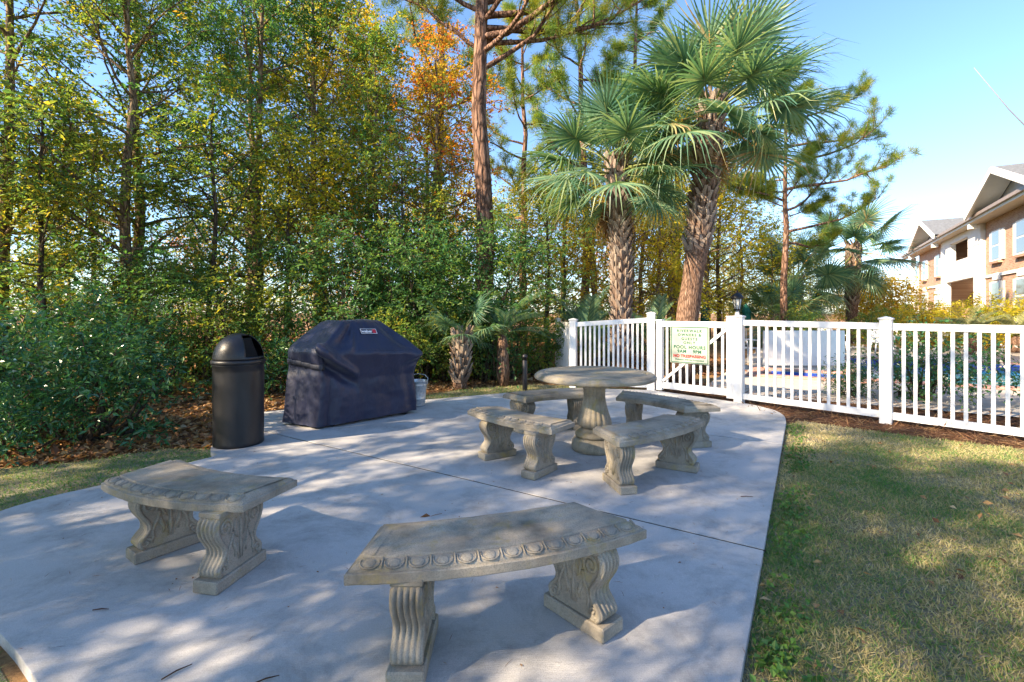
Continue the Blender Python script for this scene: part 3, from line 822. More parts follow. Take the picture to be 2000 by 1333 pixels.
# ================================================================== TRASH CAN
def trash_can():
    root = tag(empty('trash_can', (-2.88, 5.02, 0)), 'black dome top trash can at the left edge of the patio', 'trash can')
    mb = MB()
    prof = [(.225, 0), (.236, .004), (.240, .02), (.238, .04), (.236, .1), (.238, .4), (.240, .76), (.240, .83), (.245, .835), (.245, .845)]
    mb.lathe(prof, 64); mb.build('body', M['black_plastic'], root)
    mb = MB(); mb.lathe([(.236, .846), (.252, .847), (.256, .856), (.256, .876), (.250, .886), (.236, .888)], 64); mb.build('rim', M['black_plastic'], root)
    # dome with a real opening that faces right
    mb = MB(); nz, nt_ = 26, 72; ao = R(-4); vs = []; fs = []
    def dome(ph, th): return (.240 * math.cos(ph), .275 * math.sin(ph))
    for i in range(nz + 1):
        ph = i / nz * math.pi / 2 * .985; r, z = dome(ph, 0)
        for j in range(nt_):
            th = 2 * math.pi * j / nt_; vs.append((r * math.cos(th), r * math.sin(th), .888 + z))
    for i in range(nz):
        ph = (i + .5) / nz * math.pi / 2
        for j in range(nt_):
            th = 2 * math.pi * (j + .5) / nt_
            da = (th - ao + math.pi) % (2 * math.pi) - math.pi
            if abs(da) < R(40) and R(6) < ph < R(70): continue
            fs.append((i * nt_ + j, i * nt_ + (j + 1) % nt_, (i + 1) * nt_ + (j + 1) % nt_, (i + 1) * nt_ + j))
    fs.append(tuple(nz * nt_ + j for j in range(nt_)))
    mb.add(vs, fs, True)
    d = mb.build('dome', M['black_plastic'], root)
    so = d.modifiers.new('thick', 'SOLIDIFY'); so.thickness = .008; so.offset = -1
    # swinging flap set back inside the opening
    fm = MB(); v2 = []; f2 = []
    for i in range(9):
        u = i / 8
        for j in range(13):
            w = (j / 12 - .5) * 2 * R(44)
            rr = (.150 - .06 * u) ; zz2 = .890 + .22 * u
            v2.append((rr * math.cos(ao) - math.sin(ao) * rr * math.tan(w) * .9 * .86, rr * math.sin(ao) + math.cos(ao) * rr * math.tan(w) * .9 * .86, zz2))
    for i in range(8):
        for j in range(12): f2.append((i * 13 + j, i * 13 + j + 1, (i + 1) * 13 + j + 1, (i + 1) * 13 + j))
    fm.add(v2, f2, True); fl = fm.build('flap', M['dark_inside'], root)
    so = fl.modifiers.new('thick', 'SOLIDIFY'); so.thickness = .006
trash_can()

# ================================================================== COVERED GRILL
def grill():
    C0 = np.array([-2.06, 6.22])
    root = tag(empty('covered_grill', (C0[0], C0[1], 0)), 'barbecue grill under a fitted dark navy cover beside the trash can', 'grill')
    # corner rings: left-back, front-left, front-right, back-right  (x, y, z)
    rings = [
        (0.00, [(-2.83, 5.86, .035), (-2.275, 5.575, .028), (-1.285, 6.53, .045), (-1.85, 6.98, .035)]),
        (0.22, [(-2.81, 5.86, .30), (-2.265, 5.60, .30), (-1.30, 6.53, .30), (-1.85, 6.96, .30)]),
        (0.42, [(-2.79, 5.87, .56), (-2.25, 5.63, .56), (-1.32, 6.51, .56), (-1.86, 6.95, .56)]),
        (0.56, [(-2.79, 5.89, .76), (-2.23, 5.59, .75), (-1.27, 6.50, .70), (-1.83, 6.98, .74)]),
        (0.66, [(-2.81, 5.90, .91), (-2.215, 5.55, .89), (-1.215, 6.50, .815), (-1.80, 7.0, .88)]),
        (0.70, [(-2.79, 5.92, .955), (-2.215, 5.575, .945), (-1.245, 6.50, .865), (-1.81, 6.98, .93)]),
        (0.86, [(-2.64, 6.05, 1.12), (-2.165, 5.75, 1.11), (-1.50, 6.45, 1.08), (-1.97, 6.87, 1.11)]),
        (0.97, [(-2.51, 6.18, 1.255), (-2.125, 5.93, 1.258), (-1.745, 6.42, 1.255), (-2.11, 6.74, 1.258)]),
        (1.00, [(-2.45, 6.20, 1.275), (-2.14, 5.99, 1.278), (-1.80, 6.42, 1.275), (-2.10, 6.68, 1.278)]),
    ]
    tv = np.array([r[0] for r in rings]); RC = np.array([[list(c) for c in r[1]] for r in rings])   # (k,4,3)
    nf, nl, nb, nr = 90, 46, 40, 30
    def ring(t):
        c = np.stack([np.stack([np.interp(t, tv, RC[:, q, a]) for a in range(3)]) for q in range(4)])
        segs = []
        for (a, b, n) in ((0, 1, nl), (1, 2, nf), (2, 3, nr), (3, 0, nb)):
            u = np.linspace(0, 1, n, endpoint=False)[:, None]; segs.append(c[a] * (1 - u) + c[b] * u)
        P = np.concatenate(segs)
        for _ in range(7 if t < .9 else 14): P = (np.roll(P, 1, 0) + 2 * P + np.roll(P, -1, 0)) / 4
        return P
    T = np.concatenate([np.linspace(0, .7, 74), np.linspace(.706, 1, 34)])
    G = np.stack([ring(t) for t in T])
    for _ in range(2): G[1:-1] = (G[:-2] + 2 * G[1:-1] + G[2:]) / 4
    K = G.shape[1]
    cen = np.array([-2.06, 6.22])
    tan = unit(np.roll(G, -1, 1) - np.roll(G, 1, 1)); up = np.zeros_like(G); up[1:-1] = G[2:] - G[:-2]; up[0] = G[1] - G[0]; up[-1] = G[-1] - G[-2]
    nrm = unit(np.cross(tan, unit(up)))
    rng = np.random.default_rng(4)
    u = np.arange(K)[None, :].repeat(len(T), 0).astype(float)
    uf = (u - nl) / nf            # 0..1 along the front
    ul = u / nl                   # 0..1 along the left side, 1 at front corner
    tt = T[:, None].repeat(K, 1)
    D = np.zeros_like(tt)
    front = (uf > -.05) & (uf < 1.05); left = (ul >= -.05) & (ul < 1.0)
    g = lambda x, c, s: np.exp(-((x - c) / s) ** 2)
    # hanging vertical folds, deeper toward the hem
    for c, s, a in ((.08, .04, -.018), (.16, .05, .016), (.30, .06, .010), (.44, .05, -.008), (.55, .06, .012), (.69, .05, -.011), (.80, .05, .012), (.90, .04, -.014), (.97, .03, .008)):
        D += a * g(uf, c + .03 * np.sin(tt * 6 + c * 9), s) * np.clip(1 - tt / .66, 0, 1) ** .7 * front
    # drape sagging from the front-left shelf corner: a rolled ridge and the hollow under it
    line = .66 - .62 * uf
    rid = g(tt, line + .015, .050) * np.clip(1 - uf / .36, 0, 1) ** .5 * (uf > -.03) * (uf < .36)
    hol = g(tt, line - .085, .060) * np.clip(1 - uf / .36, 0, 1) ** .5 * (uf > -.03) * (uf < .36)
    D += .115 * rid - .11 * hol
    line2 = .66 - .45 * (1 - uf)
    D += (.030 * g(tt, line2, .04) - .03 * g(tt, line2 - .07, .05)) * np.clip(1 - (1 - uf) / .22, 0, 1) * (uf > .78) * (uf < 1.0)
    # crease running from lid top to the shelf corner, lid cheeks sink between
    D += -.045 * g(uf, .13 + (tt - .7) * .42, .07) * np.clip((tt - .69) / .1, 0, 1) * np.clip((.99 - tt) / .08, 0, 1) * front
    D += .022 * g(uf, .26, .03) * np.clip((tt - .66) / .06, 0, 1) * np.clip((.98 - tt) / .1, 0, 1) * front
    D += -.035 * g(uf, .86, .08) * np.clip((tt - .69) / .1, 0, 1) * np.clip((.97 - tt) / .1, 0, 1) * front
    D += -.03 * g(ul, .5, .25) * np.clip((tt - .7) / .08, 0, 1) * np.clip((.97 - tt) / .1, 0, 1) * left
    # left side: gathered under the strap
    for c, s, a in ((.10, .10, .012), (.27, .05, -.012), (.40, .09, .010), (.62, .06, -.020), (.88, .06, .012)):
        D += a * g(ul, c + .10 * (tt - .3) * np.sin(c * 17), s) * (np.clip(1 - tt / .68, 0, 1) ** .35) * (.5 + 1.1 * np.abs(tt - .45)) * left
    D += -.028 * g(tt, .52, .05) * left * np.clip(np.sin(np.clip(ul, 0, 1) * math.pi), 0, 1) ** .6
    # fine crumples
    nzv = np.zeros_like(D)
    for s, a in ((4, .009), (9, .0045), (18, .002), (33, .001)):
        P2 = np.stack([u.ravel() / 30 * s / 2.2, tt.ravel() * s * 1.3], 1); nzv += a * (vnoise(P2, 1.0, int(s)).reshape(D.shape) - .5) * 2
    D += nzv
    G2_ = G + nrm * D[..., None]
    G2_[..., 2] = np.maximum(G2_[..., 2], .02)
    Vv = (G2_ - np.array([C0[0], C0[1], 0])).reshape(-1, 3)
    n_t = len(T); F = []
    for i in range(n_t - 1):
        a = i * K + np.arange(K); b = i * K + (np.arange(K) + 1) % K
        F.append(np.stack([a, b, b + K, a + K], 1))
    mb = MB(); mb.add(Vv, np.concatenate(F).tolist(), True)
    mb.add([tuple(p) for p in Vv[-K:]], [tuple(range(K))], True)
    mb.build('cover', M['cover'], root)
    def S(i, j, off): return Vv[i * K + j % K] + nrm[i, j % K] * off
    # strap round the left side
    it = int(np.argmin(abs(T - .525)))
    sm = MB(); vs = []; fs = []
    js = list(range(2, nl + 5))
    pts = []
    for j in js:
        k = it + int(round(2 - 4 * (j - 2) / len(js)))
        pts.append((S(k, j, .014), S(k + 5, j, .014)))
    for a, b in pts: vs += [tuple(a), tuple(b)]
    for k in range(len(js) - 1): fs.append((2 * k, 2 * k + 2, 2 * k + 3, 2 * k + 1))
    sm.add(vs, fs, True); st = sm.build('strap', M['strap'], root)
    so = st.modifiers.new('t', 'SOLIDIFY'); so.thickness = .004
    # seam welts
    se = MB(); i7 = int(np.argmin(abs(T - .70)))
    se.tube([S(i7, j, .001) for j in range(nl + 30, nl + 74)], .0028, 5)
    se.build('seam', M['cover'], root)
    se = MB(); se.tube([S(i, nl + 8, .001) for i in range(0, i7 - 24, 3)], .0026, 5); se.build('seam', M['cover'], root)
    # maker's badge printed on the sloping front
    i8 = int(np.argmin(abs(T - .885))); j8 = nl + int(nf * .52)
    c = Vector(S(i8, j8, .006)); nz_ = Vector(nrm[i8, j8]); tx = Vector(tan[i8, j8]); tx = (tx - nz_ * tx.dot(nz_)).normalized(); ty = nz_.cross(tx)
    Mx = Matrix(((tx.x, ty.x, nz_.x, c.x), (tx.y, ty.y, nz_.y, c.y), (tx.z, ty.z, nz_.z, c.z), (0, 0, 0, 1)))
    bd = MB()
    bd.box((0, 0, .001), (.235, .082, .004), .001, Mx); badge = bd.build('badge', M['cover'], root)
    fr = MB()
    for cx_, cy_, w, h in ((0, .036, .225, .005), (0, -.036, .225, .005), (-.110, 0, .005, .067), (.110, 0, .005, .067)): fr.box((cx_, cy_, .004), (w, h, .003), 0, Mx)
    fr.build('badge_frame', M['logo_white'], badge)
    t = text_mesh('weber', .058, .0016, M['logo_white'], bold=.0022)
    o = link('lettering', t, badge); o.matrix_local = Mx @ Matrix.Translation(Vector((-.026, -.002, .004)))
    rd = MB(); rd.box((.078, 0, .004), (.048, .058, .003), 0, Mx); rd.build('red_mark', M['logo_red'], badge)
    # wheels peeping out under the hem
    for p in ((-.12, -.50), (.60, .18)):
        w = MB(); w.tube([(p[0] - .02, p[1] + .06, .04), (p[0] + .015, p[1] + .03, .04)], .04, 14); w.build('caster', M['black_metal'], root)

def text_mesh(body, size, extrude, mat, bold=0.0, align='CENTER', space=1.0):
    cu = bpy.data.curves.new('t', 'FONT')
    cu.body = body; cu.size = size; cu.extrude = extrude; cu.align_x = align; cu.align_y = 'CENTER'; cu.offset = bold; cu.space_character = space
    cu.resolution_u = 4
    ob = bpy.data.objects.new('t', cu); col.objects.link(ob)
    dg = bpy.context.evaluated_depsgraph_get(); dg.update()
    me = bpy.data.meshes.new_from_object(ob.evaluated_get(dg))
    bpy.data.objects.remove(ob); bpy.data.curves.remove(cu)
    me.materials.clear(); me.materials.append(mat)
    return me
grill()

def bucket():
    root = tag(empty('galvanised_bucket', (-1.41, 7.06, 0)), 'galvanised metal bucket tucked behind the covered grill', 'bucket')
    mb = MB()
    mb.lathe([(.108, .0), (.118, .004), (.119, .02), (.125, .10), (.129, .108), (.127, .116), (.143, .30), (.147, .308), (.145, .316), (.150, .36), (.155, .363), (.156, .370), (.150, .372), (.146, .362), (.115, .03), (.05, .02)], 48)
    mb.build('pail', M['galv'], root)
    h = MB(); h.tube([(-.154, 0, .345), (-.16, .03, .40), (-.10, .10, .44), (0, .13, .455), (.10, .10, .44), (.16, .03, .40), (.154, 0, .345)], .0045, 6); h.build('handle', M['galv'], root)
    for s in (-1, 1):
        e = MB(); e.box((s * .156, 0, .338), (.008, .035, .045), .002); e.build('ear', M['galv'], root)
bucket()

def bollard():
    root = tag(empty('path_post', (.235, 8.70, GZ)), 'short black path light post beside the palm leaf', 'post')
    mb = MB(); mb.lathe([(.043, 0), (.046, .01), (.046, .55), (.044, .555)], 20); mb.build('post', M['black_metal'], root)
    mb = MB(); mb.lathe([(.036, .556), (.036, .60), (.052, .603), (.054, .625), (.045, .655), (.02, .668)], 20); mb.build('lamp_cap', M['black_metal'], root)
bollard()

# ================================================================== WHITE FENCE, GATE, SIGN
def post(parent, x, y, z0, z1, w=.127, rz=0.0):
    mb = MB(); mb.box((0, 0, (z1 - z0) / 2), (w, w, z1 - z0), .006)
    p = mb.build('post', M['vinyl'], parent, (x, y, z0), (0, 0, rz))
    c = MB(); h = .022
    c.box((0, 0, z1 - z0 + .012), (w + .024, w + .024, .022), .004)
    a = (w + .012) / 2; zc = z1 - z0 + .024
    c.add([(-a, -a, zc), (a, -a, zc), (a, a, zc), (-a, a, zc), (0, 0, zc + h)], [(0, 1, 4), (1, 2, 4), (2, 3, 4), (3, 0, 4)])
    c.build('cap', M['vinyl'], p)
    return p
PICKET = {}
def panel(parent, a, b, za, zb_, ta, tb, n, rail_h=.09, rail_w=.05, pw=.038, skip=()):
    """rails and pickets between (x,y) a and b; z of bottom rail base and top rail top at each end"""
    a = np.array(a, float); b = np.array(b, float); L = np.linalg.norm(b - a); ang = math.atan2(b[1] - a[1], b[0] - a[0])
    for nm, z0, z1 in (('rail', za, zb_), ('rail', ta - rail_h, tb - rail_h)):
        mb = MB(); w = rail_w / 2; vs = []
        for x, z in ((0, z0), (L, z1)):
            vs += [(x, -w, z + .004), (x, w, z + .004), (x, w, z + rail_h), (x, -w, z + rail_h)]
        mb.add(vs, [(0, 1, 5, 4), (1, 2, 6, 5), (2, 3, 7, 6), (3, 0, 4, 7), (0, 3, 2, 1), (4, 5, 6, 7)])
        mb.build(nm, M['vinyl'], parent, (a[0], a[1], 0), (0, 0, ang))
    for k in range(n):
        if k in skip: continue
        t = (k + 1) / (n + 1); p = a + (b - a) * t
        zl = za + (zb_ - za) * t + rail_h - .004; zh = ta + (tb - ta) * t - rail_h + .004
        key = round(zh - zl, 3)
        if key not in PICKET:
            mb = MB(); mb.box((0, 0, (zh - zl) / 2), (pw, .022, zh - zl), .002); PICKET[key] = mb.mesh('picket', M['vinyl'])
        link('picket', PICKET[key], parent, (p[0], p[1], zl), (0, 0, ang))
P3 = (1.165, 9.05); P2 = (2.485, 8.50); P1 = (3.55, 7.44); P0 = (4.80, 6.11); PM = (6.05, 4.78)
PB = (1.09, 11.3)
aR = math.atan2(P0[1] - P1[1], P0[0] - P1[0]); aL = math.atan2(P2[1] - P3[1], P2[0] - P3[0])
fr = tag(empty('picket_fence', (0, 0, 0)), 'white vinyl picket fence right of the gate along the lawn', 'fence')
post(fr, *P1, GZ, 1.30, rz=aR); post(fr, *P0, GZ - .02, 1.285, rz=aR); post(fr, *PM, GZ - .03, 1.285, rz=aR)
ur = np.array([math.cos(aR), math.sin(aR)]) * .064
panel(fr, P1 + ur, P0 - ur, .03, .02, 1.262, 1.245, 14)
panel(fr, P0 + ur, PM - ur, .015, .01, 1.24, 1.235, 14)
fl = tag(empty('picket_fence', (0, 0, 0)), 'white vinyl picket fence left of the gate, behind the round table', 'fence')
post(fl, *P3, GZ, 1.225, rz=aL); post(fl, *PB, GZ, 1.21); post(fl, *P2, GZ, 1.345, .135, rz=aL)
ul_ = np.array([math.cos(aL), math.sin(aL)]) * .064
panel(fl, P3 + ul_, P2 - ul_, .02, .03, 1.195, 1.285, 14)
panel(fl, (P3[0] - .004, P3[1] + .066), (PB[0], PB[1] - .066), .02, .02, 1.19, 1.16, 16)
mb = MB(); mb.box((0, 0, 0), (.018, .03, .10), .003); mb.build('latch', M['black_metal'], fl, (P2[0] + .055, P2[1] - .075, 1.13), (0, 0, aL))
# gate leaf
GA = np.array([2.60, 8.36]); GB = np.array([3.47, 7.535]); aG = math.atan2(GB[1] - GA[1], GB[0] - GA[0]); GL = np.linalg.norm(GB - GA)
gate = tag(empty('gate', (GA[0], GA[1], 0), aG), 'white picket gate with a diagonal brace and a sign on it', 'gate')
for x, z1, w in ((0.0, 1.235, .10), (GL, 1.305, .115)):
    mb = MB(); mb.box((x, 0, (z1 + .02) / 2), (w, .10, z1 - .02), .005); s_ = mb.build('stile', M['vinyl'], gate)
    c = MB(); c.box((x, 0, z1 + .008), (w + .02, .12, .02), .004); c.build('cap', M['vinyl'], s_)
for z0, z1 in ((.055, .165), (1.13, 1.228)):
    mb = MB(); mb.box((GL / 2, 0, (z0 + z1) / 2), (GL - .10, .055, z1 - z0), .003); mb.build('rail', M['vinyl'], gate)
gp = MB(); gp.box((0, 0, .482), (.038, .022, .965), .002); gpm = gp.mesh('picket', M['vinyl'])
for k in range(9): link('picket', gpm, gate, (.05 + (GL - .10) * (k + .7) / 9.4, 0, .165))
mb = MB(); bx = GL - .12; bz = .93; Lb = math.hypot(bx, bz)
mb.box((0, 0, 0), (Lb, .018, .045), .002, Matrix.Translation(Vector((GL / 2, -.022, .65))) @ Matrix.Rotation(-math.atan2(bz, bx), 4, 'Y'))
mb.build('brace', M['vinyl'], gate)
for z in (.25, 1.05):
    mb = MB(); mb.box((GL + .06, -.055, z), (.07, .012, .06), .003); mb.build('hinge', M['vinyl'], gate)
# sign hung on the gate
sg = np.array([2.995, 7.985]); 
sroot = tag(empty('pool_sign', (sg[0] - .052 * math.sin(-aG), sg[1] - .052 * math.cos(aG), .835), aG), 'pale pool hours sign with green border hung on the gate', 'sign')
mb = MB(); mb.box((0, 0, 0), (.66, .006, .62), .002); mb.build('board', M['sign_face'], sroot)
mb = MB()
for cx_, cz_, w, h in ((0, .295, .63, .012), (0, -.295, .63, .012), (-.309, 0, .012, .578), (.309, 0, .012, .578)): mb.box((cx_, -.0045, cz_), (w, .004, h))
mb.build('border', M['sign_green'], sroot)
for body, z, s, mt, sp, bo in (('RIVERWALK', .232, .062, 'sign_green', 1.35, .0022), ('OWNERS &', .165, .062, 'sign_green', 1.35, .0022), ('GUESTS', .098, .062, 'sign_green', 1.35, .0022), ('ONLY', .034, .062, 'sign_green', 1.35, .0022),
                               ('POOL HOURS', -.042, .076, 'sign_green', 1.2, .003), ('9AM    9PM', -.112, .074, 'sign_green', 1.15, .003), ('NO TRESPASSING', -.192, .067, 'sign_red', 1.05, .0032), ('Violators Will Be Prosecuted', -.252, .038, 'sign_green', 1.08, .001)):
    me = text_mesh(body, s, .001, M[mt], bo, 'CENTER', sp)
    link('lettering', me, sroot, (0, -.0045, z), (R(90), 0, 0))

# ================================================================== POOL COURT
def pool(name, label, d0, d1, n0, n1):
    root = tag(empty(name, dn((d0 + d1) / 2, (n0 + n1) / 2, 0), math.atan2(UN[1], UN[0])), kind='structure')
    w, h = n1 - n0, d1 - d0           # local x = across, local y = along
    mb = MB(); zt, zb_ = GZ + .028, -1.3
    c = [(-w / 2, -h / 2), (w / 2, -h / 2), (w / 2, h / 2), (-w / 2, h / 2)]
    vs = [(x, y, zt) for x, y in c] + [(x, y, zb_) for x, y in c]
    mb.add(vs, [(0, 4, 5, 1), (1, 5, 6, 2), (2, 6, 7, 3), (3, 7, 4, 0), (4, 7, 6, 5)]); mb.build('basin', M['pool_wall'], root)
    t = MB()
    for i in range(4):
        a, b = np.array(c[i]), np.array(c[(i + 1) % 4]); e = unit(b - a); inn = np.array([-e[1], e[0]]) * .012
        p, q = a + inn + e * .012, b + inn - e * .012
        t.add([(*p, zt - .005), (*q, zt - .005), (*q, zt - .16), (*p, zt - .16)], [(0, 1, 2, 3)])
    t.build('tile_band', M['pool_tile'], root)
    wv = MB(); k = .014
    wv.add([(-w / 2 + k, -h / 2 + k, -.19), (w / 2 - k, -h / 2 + k, -.19), (w / 2 - k, h / 2 - k, -.19), (-w / 2 + k, h / 2 - k, -.19)], [(0, 1, 2, 3)]); wv.build('water', M['water'], root)
    cp = MB(); zc = GZ + .03
    for cx_, cy_, sx, sy in ((0, -h / 2 - .14, w + .56, .28), (0, h / 2 + .14, w + .56, .28), (-w / 2 - .14, 0, .28, h - .004), (w / 2 + .14, 0, .28, h - .004)):
        cp.box((cx_, cy_, zc + .022), (sx, sy, .044), .008)
    cp.build('coping', M['coping'], root)
pool('swimming_pool', None, 12.3, 17.9, 0.9, 9.0)
pool('spa_pool', None, 11.9, 13.0, -1.0, 0.62)

# white solid screen standing on the deck
wp = tag(empty('white_screen', (7.35, 12.0, GZ + .03), 0), 'plain white screen panel standing on the deck behind the fence', 'screen')
mb = MB(); mb.box((0, 0, .50), (2.05, .05, .88), .008); mb.build('board', M['vinyl'], wp)
for s in (-1, 1):
    mb = MB(); mb.box((s * 1.0, 0, .02), (.06, .5, .04), .006); mb.build('foot', M['vinyl'], wp)

def deck_chair(label, x, y, rz):
    root = tag(empty('pool_chair', (x, y, GZ + .03), rz), label, 'chair', 'white chairs by the pool')
    mb = MB(); mb.box((0, 0, .40), (.50, .48, .035), .012); mb.build('seat', M['plastic_white'], root)
    bk = MB(); vs = []; fs = []; n = 12
    for i in range(n + 1):
        a = R(20) + R(140) * i / n
        vs += [(.27 * math.cos(math.pi - a) , .24 + .02, .40), (.30 * math.cos(math.pi - a) * (1.0), .36, .62 + .30 * math.sin(a))]
    for i in range(n): fs.append((2 * i, 2 * i + 2, 2 * i + 3, 2 * i + 1))
    bk.add(vs, fs); b = bk.build('backrest', M['plastic_white'], root); so = b.modifiers.new('t', 'SOLIDIFY'); so.thickness = .025
    for sx in (-1, 1):
        for sy in (-1, 1):
            lg = MB(); lg.tube([(sx * .22, sy * .21, .385), (sx * .27, sy * .25, 0)], [.026, .02], 8); lg.build('leg', M['plastic_white'], root)
        ar = MB(); ar.tube([(sx * .25, .25, .62), (sx * .285, 0, .63), (sx * .28, -.22, .61), (sx * .255, -.235, .42)], .022, 8); ar.build('armrest', M['plastic_white'], root)
deck_chair('white plastic chair at the far side of the pool, left of the fence post', 11.05, 16.3, R(8))
deck_chair('white plastic chair at the far side of the pool, right of the fence post', 12.35, 15.9, R(-20))
deck_chair('white chair just right of the gate, seen between the first pickets', 6.55, 13.4, R(35))

def umbrella(label, x, y):
    root = tag(empty('closed_umbrella', (x, y, GZ), 0), label, 'umbrella', 'closed green pool umbrellas'); root.scale = (.86, .86, .86)
    mb = MB(); mb.tube([(0, 0, .05), (0, 0, 2.02)], .022, 8); mb.build('pole', M['trim'], root)
    mb = MB(); mb.lathe([(.25, 0), (.25, .05), (.05, .08), (.04, .2), (.02, .21)], 20); mb.build('base', M['black_metal'], root)
    mb = MB(); mb.lathe([(.05, .95), (.17, 1.0), (.19, 1.15), (.17, 1.5), (.15, 1.62), (.19, 1.66), (.15, 1.78), (.06, 1.98), (.02, 2.06)], 24, lambda r, z, th: r * (1 + .14 * math.cos(8 * th)))
    mb.build('canopy', M['canvas_green'], root)
umbrella('closed dark green pool umbrella left of the lamp post', 7.85, 19.4)
umbrella('closed dark green pool umbrella right of the lamp post', 9.05, 18.4)

def lamp_post():
    root = tag(empty('lamp_post', (6.15, 13.0, GZ), 0), 'black lantern lamp post rising behind the gate', 'lamp post')
    mb = MB(); mb.lathe([(.09, 0), (.09, .06), (.06, .10), (.055, .30), (.048, .34), (.045, 1.30), (.05, 1.31)], 20); mb.build('post', M['black_metal'], root)
    mb = MB(); mb.lathe([(.045, 1.311), (.058, 1.33), (.058, 1.42), (.04, 1.44), (.05, 1.47)], 20); mb.build('collar', M['trim'], root)
    hd = MB(); hd.lathe([(.05, 1.472), (.085, 1.49), (.09, 1.51), (.06, 1.515)], 8)
    for k in range(8):
        a = 2 * math.pi * k / 8; hd.tube([(.082 * math.cos(a), .082 * math.sin(a), 1.51), (.13 * math.cos(a), .13 * math.sin(a), 1.80)], .009, 5)
    hd.build('cage', M['black_metal'], root)
    gl = MB(); gl.lathe([(.07, 1.517), (.118, 1.80)], 8, smooth=False); gl.build('lantern_glass', M['lamp_glass'], root)
    tp = MB(); tp.lathe([(.12, 1.802), (.17, 1.805), (.172, 1.83), (.14, 1.88), (.095, 1.93), (.06, 1.955), (.02, 1.97), (.018, 2.0), (.028, 2.015), (.005, 2.04)], 24); tp.build('cap', M['black_metal'], root)
lamp_post()

